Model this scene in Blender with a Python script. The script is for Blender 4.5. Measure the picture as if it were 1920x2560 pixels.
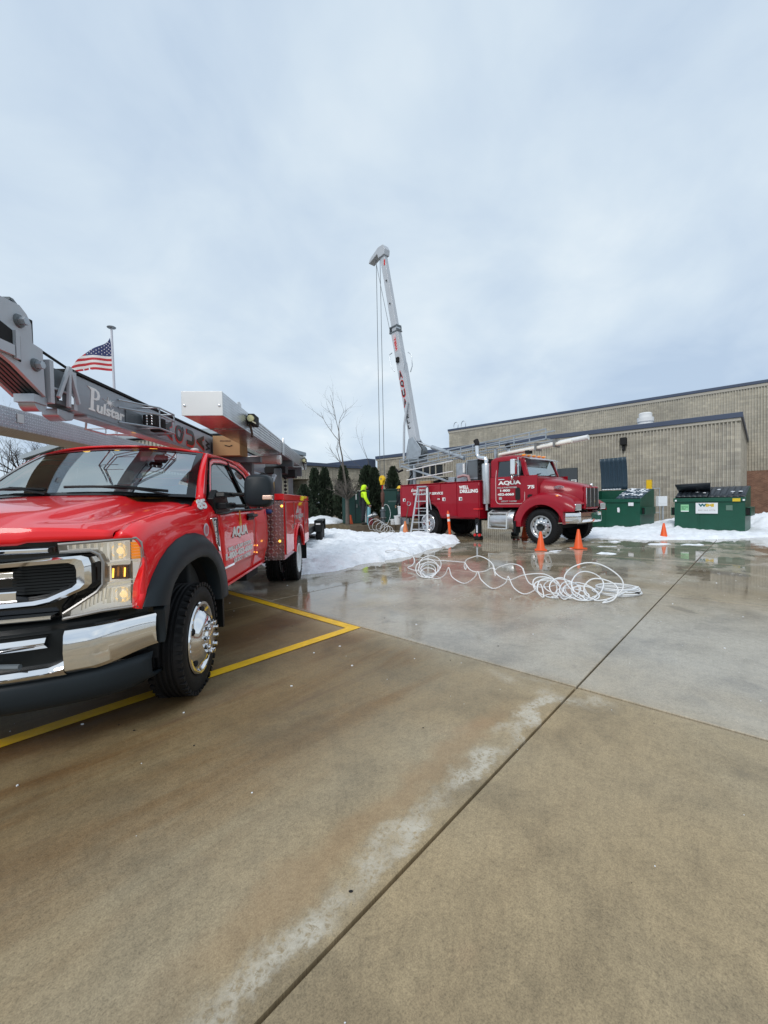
import bpy, bmesh, math, random
import numpy as np
from mathutils import Vector, Matrix, noise
random.seed(7)
for o in list(bpy.data.objects): bpy.data.objects.remove(o)
scene = bpy.context.scene
R = math.radians

# ------------------------------------------------------------------ camera
cam_d = bpy.data.cameras.new('camera'); cam = bpy.data.objects.new('camera', cam_d)
scene.collection.objects.link(cam); scene.camera = cam
cam_d.sensor_fit = 'VERTICAL'; cam_d.sensor_height = 36; cam_d.sensor_width = 27
cam_d.lens = 36*1024/2560; cam_d.clip_end = 2000; cam_d.clip_start = .05
_p = math.atan(27/1024); _r = .019
_f = Vector((0, math.cos(_p), -math.sin(_p))); _r0 = Vector((1,0,0)); _u0 = Vector((0, math.sin(_p), math.cos(_p)))
_ri = _r0*math.cos(_r) - _u0*math.sin(_r); _up = _r0*math.sin(_r) + _u0*math.cos(_r)
cam.matrix_world = Matrix(((_ri.x,_up.x,-_f.x,0),(_ri.y,_up.y,-_f.y,0),(_ri.z,_up.z,-_f.z,1.37),(0,0,0,1)))
scene.render.resolution_x = 768; scene.render.resolution_y = 1024

# ------------------------------------------------------------------ node helper
class NT:
    def __init__(s, tree): s.t = tree; s.t.nodes.clear()
    def n(s, typ, ins=None, **kw):
        nd = s.t.nodes.new(typ)
        for k, v in kw.items(): setattr(nd, k, v)
        for k, v in (ins or {}).items():
            sock = nd.inputs[k]
            if hasattr(v, 'links'): s.t.links.new(v, sock)
            else: sock.default_value = v
        return nd
    def m(s, op, a, b=0., c=0., clamp=False):
        return s.n('ShaderNodeMath', {0:a,1:b,2:c}, operation=op, use_clamp=clamp).outputs[0]
    def ramp(s, fac, stops, interp='LINEAR'):
        nd = s.n('ShaderNodeValToRGB', {0:fac}); cr = nd.color_ramp; cr.interpolation = interp
        while len(cr.elements) < len(stops): cr.elements.new(.5)
        for e, (p, c) in zip(cr.elements, stops):
            e.position = p; e.color = (c,c,c,1) if isinstance(c,(int,float)) else (*c,1)
        return nd.outputs[0]
    def noise(s, vec, scale, detail=4., rough=.55, dist=0., dim='3D'):
        return s.n('ShaderNodeTexNoise', {'Vector':vec,'Scale':scale,'Detail':detail,'Roughness':rough,'Distortion':dist}, noise_dimensions=dim).outputs[0]
    def mix(s, fac, a, b, blend='MIX'):
        nd = s.n('ShaderNodeMix', data_type='RGBA', blend_type=blend)
        for i, v in ((0,fac),(6,a),(7,b)):
            if hasattr(v,'links'): s.t.links.new(v, nd.inputs[i])
            else: nd.inputs[i].default_value = v if isinstance(v,(int,float)) else (*v,1)[:4]
        return nd.outputs[2]
    def step(s, x, lo, hi):
        return s.n('ShaderNodeMapRange', {0:x,1:lo,2:hi,3:0.,4:1.}, interpolation_type='SMOOTHSTEP').outputs[0]

# ------------------------------------------------------------------ world: flat winter overcast
w = bpy.data.worlds.new('World'); scene.world = w; w.use_nodes = True
SUN_EL, SUN_ROT = R(42), R(200)
t = NT(w.node_tree)
tc = t.n('ShaderNodeTexCoord').outputs['Generated']
sp = t.n('ShaderNodeSeparateXYZ', {0:tc})
zz = t.m('MAXIMUM', sp.outputs[2], 0.)
den = t.m('ADD', zz, .42)
pv = t.n('ShaderNodeCombineXYZ', {0:t.m('DIVIDE', sp.outputs[0], den), 1:t.m('DIVIDE', sp.outputs[1], den), 2:0.}).outputs[0]
n1 = t.noise(pv, 1.1, 3., .5, .25); n2 = t.noise(pv, 2.9, 5., .55, .3)
cl = t.m('ADD', t.m('MULTIPLY', n1, .62), t.m('MULTIPLY', n2, .38))
ccol = t.ramp(cl, [(.36,(.46,.575,.725)), (.44,(.55,.66,.785)), (.51,(.62,.725,.825)), (.58,(.71,.80,.87)), (.67,(.93,.96,.99))])
sky = t.n('ShaderNodeTexSky', sky_type='NISHITA', sun_disc=False, sun_elevation=SUN_EL, sun_rotation=SUN_ROT, air_density=1.0, dust_density=2.0)
skc = t.mix(1., sky.outputs[0], (.1,.1,.1), 'MULTIPLY')
fin = t.mix(.93, skc, ccol)
bg = t.n('ShaderNodeBackground', {'Color':fin,'Strength':1.0})
wo = t.n('ShaderNodeOutputWorld', {'Surface':bg.outputs[0]})

# ------------------------------------------------------------------ sun (veiled by cloud)
sd = bpy.data.lights.new('sun','SUN'); sd.energy = 1.5; sd.angle = R(25); sd.color = (1,.965,.92)
so = bpy.data.objects.new('sun', sd); scene.collection.objects.link(so)
so.rotation_euler = (R(48), 0, R(-25)); so.location = (0,0,30)

vs = scene.view_settings; vs.view_transform = 'Standard'; vs.look = 'None'; vs.exposure = 0.16; vs.gamma = 1; vs.use_curve_mapping = False
scene.render.engine = 'CYCLES'

# ------------------------------------------------------------------ lettering meshes (made first, while the scene is empty)
TXT = {}
def make_text(key, s, bold=0., shear=0., spacing=1., width=None, linespace=1.):
    c = bpy.data.curves.new('lettering','FONT'); c.body = s; c.size = 1; c.offset = bold; c.shear = shear
    c.space_character = spacing; c.extrude = .5; c.resolution_u = 4; c.align_x = 'LEFT'; c.space_line = linespace
    o = bpy.data.objects.new('tmp', c); scene.collection.objects.link(o)
    dg = bpy.context.evaluated_depsgraph_get(); me = bpy.data.meshes.new_from_object(o.evaluated_get(dg))
    bpy.data.objects.remove(o); bpy.data.curves.remove(c)
    a = np.array([v.co for v in me.vertices]); lo, hi = a.min(0), a.max(0)
    me.transform(Matrix.Translation((-lo[0],-lo[1],-lo[2]))); s_ = hi-lo
    me.transform(Matrix.Diagonal((1/max(s_[0],1e-6),1/max(s_[1],1e-6),1/max(s_[2],1e-6),1)))
    me.materials.clear(); TXT[key] = me
for k, s, b, sh in [('aqua','AQUA',.045,0),('well_pump','WELL & PUMP SYSTEMS',.045,0),('phone','1-800-452-6060',.05,0),('dot','US DOT 1162900',.045,0),
    ('n85','85',.05,.1),('powerline','POWER STROKE',.03,0),('super','SUPER DUTY',.04,0),('emergency','Emergency',.012,.35),('wellserv','WELL & PUMP SERVICE',.03,.1),
    ('well','WELL',.045,0),('drilling','DRILLING',.045,0),('1800','1-800',.045,0),('4526060','452-6060',.045,0),('n75','75',.05,0),
    ('n07','07',.03,0),('W','W',.07,0),('M','M',.07,0),('ulstar','ulstar',.035,.12),('wm_phone','800 963 4776',.02,0),('A','A',.05,0),('Q','Q',.05,0),('U','U',.05,0),
    ('w1','W',.03,0),('E','E',.03,0),('L','L',.03,0),('kendoc','USDOT 1162900',.02,.25),('fragile','FRAGILE',.02,0),('no_parking','RECYCLE\nONLY',.02,0)]:
    make_text(k, s, b, sh)

# ------------------------------------------------------------------ mesh helpers
def basis(d, up=None):
    d = Vector(d).normalized(); up = Vector(up or (0,0,1))
    if abs(d.dot(up)) > .98: up = Vector((1,0,0))
    x = up.cross(d).normalized(); y = d.cross(x)
    return x, y, d
class MB:
    def __init__(s): s.v = []; s.f = []; s.mi = []; s.cur = 0
    def add(s, vs, fs):
        o = len(s.v); s.v += [tuple(p) for p in vs]
        for f in fs: s.f.append([i+o for i in f]); s.mi.append(s.cur)
        return s
    def box(s, x0,x1,y0,y1,z0,z1):
        P = [(x,y,z) for x in (x0,x1) for y in (y0,y1) for z in (z0,z1)]
        return s.add(P, [(0,1,3,2),(4,6,7,5),(0,4,5,1),(2,3,7,6),(0,2,6,4),(1,5,7,3)])
    def bar(s, p, q, w, h=None, up=None):
        h = h or w; p, q = Vector(p), Vector(q); x, y, d = basis(q-p, up)
        P = [c + x*sx*w/2 + y*sy*h/2 for c in (p,q) for sx,sy in ((-1,-1),(1,-1),(1,1),(-1,1))]
        return s.add(P, [(3,2,1,0),(4,5,6,7)] + [(i,(i+1)%4,4+(i+1)%4,4+i) for i in range(4)])
    def prism(s, pts, ax, d0, d1):
        def mk(u,v,d): return (d,u,v) if ax=='x' else ((u,d,v) if ax=='y' else (u,v,d))
        n = len(pts); P = [mk(u,v,d0) for u,v in pts] + [mk(u,v,d1) for u,v in pts]
        return s.add(P, [list(range(n))[::-1], list(range(n,2*n))] + [(i,(i+1)%n,n+(i+1)%n,n+i) for i in range(n)])
    def tube(s, path, r, n=8, closed=False, caps=True):
        path = [Vector(p) for p in path]; m = len(path); rs = r if isinstance(r,(list,tuple)) else [r]*m
        P = []; px = None
        for i, p in enumerate(path):
            a = path[(i-1)%m] if (i>0 or closed) else p; b = path[(i+1)%m] if (i<m-1 or closed) else p
            d = (b-a)
            if d.length < 1e-9: d = Vector((0,0,1))
            d.normalize()
            if px is None: x,_,_ = basis(d)
            else:
                x = px - d*px.dot(d)
                if x.length < 1e-6: x,_,_ = basis(d)
                x.normalize()
            px = x; y = d.cross(x)
            P += [p + (x*math.cos(2*math.pi*k/n) + y*math.sin(2*math.pi*k/n))*rs[i] for k in range(n)]
        F = []
        for i in range(m if closed else m-1):
            j = (i+1)%m
            F += [(i*n+k, i*n+(k+1)%n, j*n+(k+1)%n, j*n+k) for k in range(n)]
        if caps and not closed: F += [list(range(n))[::-1], list(range((m-1)*n, m*n))]
        return s.add(P, F)
    def lathe(s, prof, c=(0,0,0), ax=(0,0,1), n=24, a0=0., a1=2*math.pi, caps=False):
        x, y, d = basis(ax); c = Vector(c); full = abs(a1-a0-2*math.pi) < 1e-6; k = n if full else n+1
        P = []
        for r, h in prof:
            for i in range(k):
                a = a0 + (a1-a0)*i/n; P.append(c + d*h + (x*math.cos(a)+y*math.sin(a))*r)
        F = []
        for j in range(len(prof)-1):
            for i in range(n):
                i2 = (i+1)%k; F.append((j*k+i, j*k+i2, (j+1)*k+i2, (j+1)*k+i))
        if caps and full: F += [list(range(k))[::-1], list(range((len(prof)-1)*k, len(prof)*k))]
        return s.add(P, F)
    def grid(s, rows, closed=False):
        n = len(rows[0]); P = [p for r in rows for p in r]; F = []
        for j in range(len(rows)-1):
            for i in range(n if closed else n-1):
                i2 = (i+1)%n; F.append((j*n+i, j*n+i2, (j+1)*n+i2, (j+1)*n+i))
        return s.add(P, F)
    def ball(s, c, r, n=12, sx=1, sy=1, sz=1):
        rows = []
        for j in range(n//2+1):
            ph = math.pi*j/(n//2)
            rows.append([(c[0]+r*sx*math.sin(ph)*math.cos(2*math.pi*i/n), c[1]+r*sy*math.sin(ph)*math.sin(2*math.pi*i/n), c[2]+r*sz*math.cos(ph)) for i in range(n)])
        return s.grid(rows, True)
    def mirror(s, fl=True):
        n = len(s.v); fs = [f[::-1] for f in s.f]; mi = list(s.mi)
        s.v += [(x,-y,z) for x,y,z in s.v[:n]]; s.f += [[i+n for i in f] for f in fs]; s.mi += mi
        return s
    def xf(s, M): s.v = [tuple(M @ Vector(p)) for p in s.v]; return s
    def mesh(s, name, mats, smooth=True, ang=35, fix=True):
        me = bpy.data.meshes.new(name); me.from_pydata([tuple(map(float,p)) for p in s.v], [], s.f)
        for mm in (mats if isinstance(mats,(list,tuple)) else [mats]): me.materials.append(mm)
        for p, i in zip(me.polygons, s.mi): p.material_index = i; p.use_smooth = smooth
        if fix:
            bm = bmesh.new(); bm.from_mesh(me); bmesh.ops.remove_doubles(bm, verts=bm.verts, dist=1e-5)
            bmesh.ops.recalc_face_normals(bm, faces=bm.faces); bm.to_mesh(me); bm.free()
        if smooth: me.set_sharp_from_angle(angle=R(ang))
        me.update(); return me
    def build(s, name, mats, parent=None, bevel=0, seg=2, smooth=True, ang=35, sub=0, fix=True, thick=0):
        o = bpy.data.objects.new(name, s.mesh(name, mats, smooth, ang, fix)); scene.collection.objects.link(o)
        if parent: o.parent = parent
        if thick:
            md = o.modifiers.new('s','SOLIDIFY'); md.thickness = thick; md.offset = -1
        if sub:
            md = o.modifiers.new('u','SUBSURF'); md.levels = sub; md.render_levels = sub
        if bevel:
            md = o.modifiers.new('b','BEVEL'); md.width = bevel; md.segments = seg; md.limit_method = 'ANGLE'; md.angle_limit = R(40); md.harden_normals = True
        return o
def tag(o, label=None, cat=None, group=None, kind=None):
    for k, v in (('label',label),('category',cat),('group',group),('kind',kind)):
        if v: o[k] = v
    return o
def thing(name, label, cat, loc=(0,0,0), rz=0, group=None):
    o = bpy.data.objects.new(name, None); scene.collection.objects.link(o); o.location = loc; o.rotation_euler = (0,0,rz)
    o.empty_display_size = .2
    return tag(o, label, cat, group)
def copy_tree(o, parent=None, label=None):
    c = o.copy(); scene.collection.objects.link(c); c.parent = parent
    if label: c['label'] = label
    for ch in list(o.children): copy_tree(ch, c)
    return c
def text(key, parent, mat, org, right, up, w, h, d=.003, name='lettering'):
    me = TXT[key].copy(); me.materials.append(mat)
    o = bpy.data.objects.new(name, me); scene.collection.objects.link(o); o.parent = parent
    x = Vector(right).normalized(); y = Vector(up); y = (y - x*y.dot(x)).normalized(); z = x.cross(y)
    M = Matrix(((x.x*w,y.x*h,z.x*d,org[0]),(x.y*w,y.y*h,z.y*d,org[1]),(x.z*w,y.z*h,z.z*d,org[2]),(0,0,0,1)))
    me.transform(M); return o
def lerp(a,b,t): return a+(b-a)*t
def sm(x, lo=0., hi=1.):
    t = max(0., min(1., (x-lo)/(hi-lo))); return t*t*(3-2*t)
def interp(x, pts):
    if x <= pts[0][0]: return pts[0][1]
    for (a,b),(c,d) in zip(pts, pts[1:]):
        if x <= c: return b + (d-b)*(x-a)/(c-a)
    return pts[-1][1]

# ------------------------------------------------------------------ materials
MATS = {}
def mat(name, col, rough=.5, metal=0., coat=0., var=.0, vscale=3., bump=0., bscale=40., spec=.5, emit=None, es=0., rvar=0., obj=True):
    if name in MATS: return MATS[name]
    m = bpy.data.materials.new(name); m.use_nodes = True; t = NT(m.node_tree)
    tc = t.n('ShaderNodeTexCoord').outputs['Object']
    c = None
    ins = {'Roughness':rough,'Metallic':metal,'Coat Weight':coat,'Coat Roughness':.015,'Specular IOR Level':spec}
    if var:
        nz = t.noise(tc, vscale, 5., .6)
        f = t.ramp(nz, [(.3,1-var),(.7,1+var*.6)])
        c = t.mix(1., col, f, 'MULTIPLY'); ins['Base Color'] = c
    else: ins['Base Color'] = (*col,1)
    if rvar:
        ins['Roughness'] = t.m('ADD', rough, t.m('MULTIPLY', t.m('SUBTRACT', t.noise(tc, vscale*2.3, 4., .6), .5), rvar*2), clamp=True)
    if bump:
        b = t.n('ShaderNodeBump', {'Strength':bump,'Distance':.03 if name=='snow' else .01,'Height':t.noise(tc, bscale, 4., .6)}); ins['Normal'] = b.outputs[0]
    if emit: ins['Emission Color'] = (*emit,1); ins['Emission Strength'] = es
    p = t.n('ShaderNodeBsdfPrincipled', ins); t.n('ShaderNodeOutputMaterial', {0:p.outputs[0]})
    MATS[name] = m; return m
def glassy(name, tint, ior=1.6, rough=.0, refl=(1,1,1)):
    m = bpy.data.materials.new(name); m.use_nodes = True; t = NT(m.node_tree)
    fr = t.n('ShaderNodeFresnel', {'IOR':ior}).outputs[0]
    tr = t.n('ShaderNodeBsdfTransparent', {0:(*tint,1)}).outputs[0]; gl = t.n('ShaderNodeBsdfGlossy', {'Color':(*refl,1),'Roughness':rough}).outputs[0]
    mx = t.n('ShaderNodeMixShader', {0:fr,1:tr,2:gl}); t.n('ShaderNodeOutputMaterial', {0:mx.outputs[0]})
    MATS[name] = m; return m
def diamond(name, col, scale, axes='xz', rough=.28, metal=1., strength=.6):
    m = bpy.data.materials.new(name); m.use_nodes = True; t = NT(m.node_tree)
    sp = t.n('ShaderNodeSeparateXYZ', {0:t.n('ShaderNodeTexCoord').outputs['Object']}).outputs
    ix = {'x':0,'y':1,'z':2}
    if axes == 'sum': u0 = t.m('ADD', sp[0], sp[1]); v0 = sp[2]
    else: u0, v0 = sp[ix[axes[0]]], sp[ix[axes[1]]]
    u = t.m('MULTIPLY', u0, scale); v = t.m('MULTIPLY', v0, scale)
    par = t.m('MODULO', t.m('ADD', t.m('ADD', t.m('FLOOR', u), t.m('FLOOR', v)), 2000.), 2.)
    du = t.m('SUBTRACT', t.m('FRACT', u), .5); dv = t.m('SUBTRACT', t.m('FRACT', v), .5)
    a = t.m('MULTIPLY', t.m('ADD', du, dv), .7071); b = t.m('MULTIPLY', t.m('SUBTRACT', du, dv), .7071)
    sgn = t.m('GREATER_THAN', par, .5)
    a2 = t.m('ADD', t.m('MULTIPLY', a, sgn), t.m('MULTIPLY', b, t.m('SUBTRACT', 1., sgn)))
    b2 = t.m('ADD', t.m('MULTIPLY', b, sgn), t.m('MULTIPLY', a, t.m('SUBTRACT', 1., sgn)))
    d = t.m('ADD', t.m('POWER', t.m('DIVIDE', a2, .5), 2.), t.m('POWER', t.m('DIVIDE', b2, .17), 2.))
    h = t.step(d, 1.0, .35)
    bp = t.n('ShaderNodeBump', {'Strength':strength,'Distance':.006,'Height':h}).outputs[0]
    nz = t.noise(t.n('ShaderNodeTexCoord').outputs['Object'], 4., 4.)
    c = t.mix(h, t.mix(1., col, t.ramp(nz,[(.3,.75),(.7,1.05)]), 'MULTIPLY'), tuple(min(1,x*1.35) for x in col))
    p = t.n('ShaderNodeBsdfPrincipled', {'Base Color':c,'Roughness':rough,'Metallic':metal,'Normal':bp}); t.n('ShaderNodeOutputMaterial', {0:p.outputs[0]})
    MATS[name] = m; return m
M_red = mat('red_paint', (.84,.006,.012), .38, coat=.8, spec=.25, rvar=.03, var=.05, vscale=1.5)
M_maroon = mat('maroon_paint', (.30,.0025,.014), .33, coat=.3, spec=.3, rvar=.05, var=.1, vscale=1.2)
M_chrome = mat('chrome', (.80,.80,.81), .07, 1., rvar=.05, vscale=4)
M_alu = mat('aluminium', (.62,.63,.64), .32, 1., rvar=.08, var=.12, vscale=5)
M_aluw = mat('pale_aluminium', (.66,.68,.68), .45, .55, rvar=.08, var=.06, vscale=2)
M_gal = mat('galvanised', (.42,.46,.50), .42, .7, rvar=.1, var=.15, vscale=6)
M_black = mat('black_plastic', (.009,.011,.012), .42, spec=.25, rvar=.08, vscale=6, bump=.05, bscale=200)
M_blackg = mat('black_gloss', (.008,.009,.01), .12)
M_dark = mat('dark_cavity', (.006,.006,.007), .8)
M_flare = mat('grey_black_plastic', (.015,.021,.026), .45, spec=.25, rvar=.06, vscale=5)
M_tyre = mat('tyre_rubber', (.009,.009,.010), .62, spec=.25, var=.3, vscale=8, rvar=.1, bump=.15, bscale=60)
M_grey = mat('grey_steel_paint', (.42,.455,.50), .38, rvar=.06, var=.08, vscale=3, coat=.3)
M_dgrey = mat('dark_grey_steel', (.10,.12,.135), .4, rvar=.06, var=.1, vscale=3, coat=.2)
M_mast = mat('mast_grey_paint', (.26,.285,.32), .38, rvar=.06, var=.10, vscale=3, coat=.3)
M_sign0 = mat('white_lens_bar', (.85,.85,.84), .25, emit=(1,.97,.92), es=.12)
M_ladder = mat('dull_aluminium', (.50,.52,.54), .5, .35, var=.1, vscale=6)
M_white = mat('white_paint', (.74,.75,.75), .4, var=.05, vscale=4)
M_lett = mat('white_lettering', (.80,.80,.79), .4)
M_letg = mat('grey_lettering', (.45,.42,.42), .45)
M_letb = mat('black_lettering', (.015,.014,.014), .4)
M_letr = mat('red_lettering', (.62,.012,.014), .4)
M_amber = mat('amber_lens', (.75,.22,.01), .15, emit=(1,.38,.03), es=.35, coat=1.)
M_amberlit = mat('amber_lit_lens', (.8,.35,.02), .15, emit=(1,.5,.08), es=2.2)
M_clear = glassy('clear_lens', (.97,.97,.95), 1.45)
M_bulb = mat('lit_reflector', (.88,.80,.62), .22, .7, emit=(1,.70,.35), es=.10)
M_refl = mat('lamp_reflector', (.88,.86,.80), .22, .4, emit=(1,.92,.78), es=.12)
M_lampw = mat('lamp_inner', (.80,.80,.78), .3, .2, emit=(1,.97,.92), es=.24)
M_bulb2 = mat('lit_bulb', (1,.85,.6), .2, emit=(1,.70,.32), es=.7)
M_lett2 = mat('pale_lettering', (.78,.76,.76), .5)
M_ws = glassy('windscreen_glass', (.60,.70,.70), 6.0, refl=(.86,.95,.97))
M_sg = glassy('side_glass', (.22,.26,.26), 2.0, refl=(.9,.96,.97))
M_int = mat('cab_interior', (.030,.032,.034), .7)
M_card = mat('cardboard', (.40,.25,.12), .8, var=.1, vscale=6)
M_pvc = mat('white_pvc', (.82,.78,.71), .35, var=.12, vscale=5)
M_orange = mat('orange_plastic', (.80,.10,.012), .42, var=.06, vscale=6)
M_orange2 = mat('faded_orange_plastic', (.62,.20,.07), .6, var=.15, vscale=8)
M_yellow = mat('yellow_paint', (.80,.50,.01), .4, var=.08, vscale=5)
M_steel = mat('worn_steel', (.30,.29,.28), .45, .8, var=.25, vscale=7)
M_hose = mat('white_tubing', (.78,.80,.82), .35)
# ------------------------------------------------------------------ ground, slabs
AB = R(47.4); CA, SA = math.cos(AB), math.sin(AB)
def ab(a, b, z=0.): return Vector((a*CA - b*SA, a*SA + b*CA, z))

def concrete():
    m = bpy.data.materials.new('wet_concrete'); m.use_nodes = True; t = NT(m.node_tree)
    pos = t.n('ShaderNodeNewGeometry').outputs['Position']
    mp = t.n('ShaderNodeMapping', {'Vector':pos,'Rotation':(0,0,-AB)}).outputs[0]
    s = t.n('ShaderNodeSeparateXYZ', {0:mp}).outputs; a, b = s[0], s[1]
    flat = t.n('ShaderNodeCombineXYZ', {0:a,1:b,2:0.}).outputs[0]
    stre = t.n('ShaderNodeCombineXYZ', {0:t.m('MULTIPLY',a,.35),1:t.m('MULTIPLY',b,1.6),2:0.}).outputs[0]
    nM = t.noise(flat, 1.7, 6., .62, .3)
    nL = t.noise(flat, .33, 4., .55, .3); nS = t.noise(flat, 14., 6., .7); nF = t.noise(flat, 170., 3., .75); nC = t.noise(flat, 55., 4., .8)
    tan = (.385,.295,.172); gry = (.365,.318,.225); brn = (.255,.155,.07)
    c = t.mix(t.step(nL,.35,.65), tan, gry)
    # rusty brown plus painted truck shade on the near left slab, and scattered rust
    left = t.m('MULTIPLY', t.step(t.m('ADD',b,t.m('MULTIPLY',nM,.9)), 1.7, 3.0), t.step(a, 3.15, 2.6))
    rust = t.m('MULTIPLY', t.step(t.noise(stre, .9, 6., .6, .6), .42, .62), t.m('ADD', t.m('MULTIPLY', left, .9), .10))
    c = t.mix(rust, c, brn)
    rr = t.m('MULTIPLY', t.step(t.noise(flat, 1.1, 4., .6, .2), .60, .74), .35)
    c = t.mix(rr, c, (.33,.185,.115))
    c = t.mix(t.m('MULTIPLY', left, .85), c, t.mix(1., c, (.66,.56,.40), 'MULTIPLY'))  # darkens the left slab: shade beside the pickup painted into the colour
    mid = t.step(a, 3.07, 3.10)
    c = t.mix(t.m('MULTIPLY', mid, t.step(nL,.20,.65)), c, (.46,.42,.345))  # sky sheen of the wet slab painted in as a paler base colour
    # fine mottling, pits, speckle
    c = t.mix(1., c, t.ramp(nM, [(.28,.64),(.5,.98),(.75,1.15)]), 'MULTIPLY')
    c = t.mix(1., c, t.ramp(nS, [(.25,.78),(.55,1.0),(.8,1.1)]), 'MULTIPLY')
    c = t.mix(1., c, t.ramp(nC, [(.3,.72),(.5,1.0),(.7,1.14)]), 'MULTIPLY')
    c = t.mix(1., c, t.ramp(nF, [(.32,.70),(.5,1.0),(.68,1.2)]), 'MULTIPLY')
    stain = t.m('MULTIPLY', t.step(t.noise(flat, 2.1, 3., .5, .4), .66, .76), .45)
    c = t.mix(stain, c, (.13,.115,.09))
    # tyre / drag streaks running with the stall direction
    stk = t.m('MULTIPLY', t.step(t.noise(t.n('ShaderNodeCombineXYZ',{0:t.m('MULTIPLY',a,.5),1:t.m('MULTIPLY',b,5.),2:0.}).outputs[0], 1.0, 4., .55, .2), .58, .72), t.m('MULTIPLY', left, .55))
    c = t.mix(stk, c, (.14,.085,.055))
    # white scaled band beside the joint
    j = t.m('SUBTRACT', b, .976)
    wob = t.m('MULTIPLY', t.m('SUBTRACT', t.noise(flat, 4., 5., .65), .5), .34)
    jj = t.m('ADD', j, wob)
    band = t.m('MULTIPLY', t.step(jj, .02, .07), t.step(jj, .20, .10))
    band = t.m('MULTIPLY', band, t.m('MULTIPLY', t.step(a, .05, .75), t.step(a, 3.06, 2.85)))
    k = t.m('ADD', t.m('ABSOLUTE', t.m('SUBTRACT', a, t.m('ADD', 2.92, t.m('MULTIPLY', wob, .7)))), t.m('MULTIPLY', t.m('ABSOLUTE', t.m('SUBTRACT', b, 1.05)), .2))
    band2 = t.m('MULTIPLY', t.step(k, .20, .08), t.m('MULTIPLY', t.step(b, .60, .82), t.step(b, 2.0, 1.1)))
    vn = t.n('ShaderNodeVectorMath', {0:flat,1:t.n('ShaderNodeVectorMath',{0:t.n('ShaderNodeTexNoise',{'Vector':flat,'Scale':14.,'Detail':3.}).outputs[1],'Scale':.09},operation='SCALE').outputs[0]}, operation='ADD').outputs[0]
    vor = t.n('ShaderNodeTexVoronoi', {'Vector':vn,'Scale':24.}, feature='DISTANCE_TO_EDGE').outputs[0]
    lace = t.step(t.m('ADD', t.noise(flat, 38., 5., .75, .8), t.m('MULTIPLY', nM, .25)), .50, .70)
    lace = t.m('MAXIMUM', t.m('MULTIPLY', lace, .8), t.m('MULTIPLY', t.step(vor, .24, .02), .62))
    bandm = t.m('MULTIPLY', t.m('MAXIMUM', band, t.m('MULTIPLY', band2, .8)), t.m('MULTIPLY', lace, t.step(t.noise(flat, 2.6, 3., .5), .36, .56)))
    c = t.mix(bandm, c, (.60,.56,.47))
    edge = t.m('MULTIPLY', t.step(jj, .40, .26), t.m('MULTIPLY', t.step(jj, .14, .24), t.m('MULTIPLY', t.step(a,.1,.8), t.step(a,2.7,2.2))))
    c = t.mix(t.m('MULTIPLY', edge, .30), c, (.33,.18,.075))
    # water: film beyond the cross joint, standing puddles further out
    wn = t.noise(stre, .55, 5., .55, .5); wn2 = t.noise(t.n('ShaderNodeCombineXYZ',{0:t.m('MULTIPLY',a,.9),1:t.m('MULTIPLY',b,.9),2:3.}).outputs[0], 1.0, 5., .6, .4)
    far = t.step(a, 2.95, 3.25)
    yon = t.step(a, 6.2, 8.0)
    near_truck = t.m('MULTIPLY', t.step(b, 3.6, 4.6), t.step(a, 2.9, 3.2))
    yon = t.m('MAXIMUM', yon, t.m('MULTIPLY', near_truck, .8))
    film = t.m('MULTIPLY', far, t.m('ADD', .50, t.m('MULTIPLY', .50, t.step(t.m('ADD', wn, t.m('MULTIPLY', wn2,.45)), .46, .74))))
    pud = t.m('MULTIPLY', yon, t.step(t.m('ADD', wn2, t.m('MULTIPLY', wn, .5)), .66, .78))
    pud2 = t.m('MULTIPLY', t.m('MULTIPLY', t.step(a, 3.10, 3.16), t.step(t.m('ADD', a, t.m('MULTIPLY', wob, 3.0)), 3.85, 3.45)), t.step(t.m('ADD', b, t.m('MULTIPLY', wob, 2.)), 1.15, 1.6))
    pud = t.m('MAXIMUM', pud, t.m('MULTIPLY', pud2, .75))
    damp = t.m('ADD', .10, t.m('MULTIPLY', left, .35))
    wet = t.m('MAXIMUM', t.m('MAXIMUM', t.m('MULTIPLY', film, .75), pud), damp)
    drk = t.m('MAXIMUM', t.m('MAXIMUM', t.m('MULTIPLY', film, .22), t.m('MULTIPLY', pud, .9)), damp)
    c = t.mix(t.m('MULTIPLY', drk, .62), c, t.mix(1., c, (.50,.44,.36), 'MULTIPLY'))
    rgh = t.m('ADD', t.m('SUBTRACT', .56, t.m('MULTIPLY', film, .40)), t.m('MULTIPLY', t.m('SUBTRACT', nS, .5), .22))
    rgh = t.m('MAXIMUM', t.m('MULTIPLY', rgh, t.m('SUBTRACT', 1., t.m('MULTIPLY', pud, .92))), .03)
    bh = t.m('ADD', t.m('ADD', t.m('MULTIPLY', nF, .5), t.m('MULTIPLY', nS, .5)), t.m('MULTIPLY', nC, .7))
    bs = t.m('MULTIPLY', t.m('SUBTRACT', 1., pud), t.m('SUBTRACT', .42, t.m('MULTIPLY', film, .3)))
    bp = t.n('ShaderNodeBump', {'Strength':bs,'Distance':.004,'Height':bh}).outputs[0]
    p = t.n('ShaderNodeBsdfPrincipled', {'Base Color':c,'Roughness':rgh,'Normal':bp,'Specular IOR Level':t.m('ADD', .35, t.m('MULTIPLY', wet, .25))})
    t.n('ShaderNodeOutputMaterial', {0:p.outputs[0]}); return m
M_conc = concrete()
M_joint = mat('joint_dirt', (.012,.010,.009), .95)
M_yline = mat('yellow_road_paint', (.92,.54,.012), .5, var=.15, vscale=9, rvar=.15, bump=.2, bscale=120)
M_snow = mat('snow', (.84,.87,.91), .7, var=.14, vscale=5, bump=1., bscale=16, spec=.3)
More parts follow.
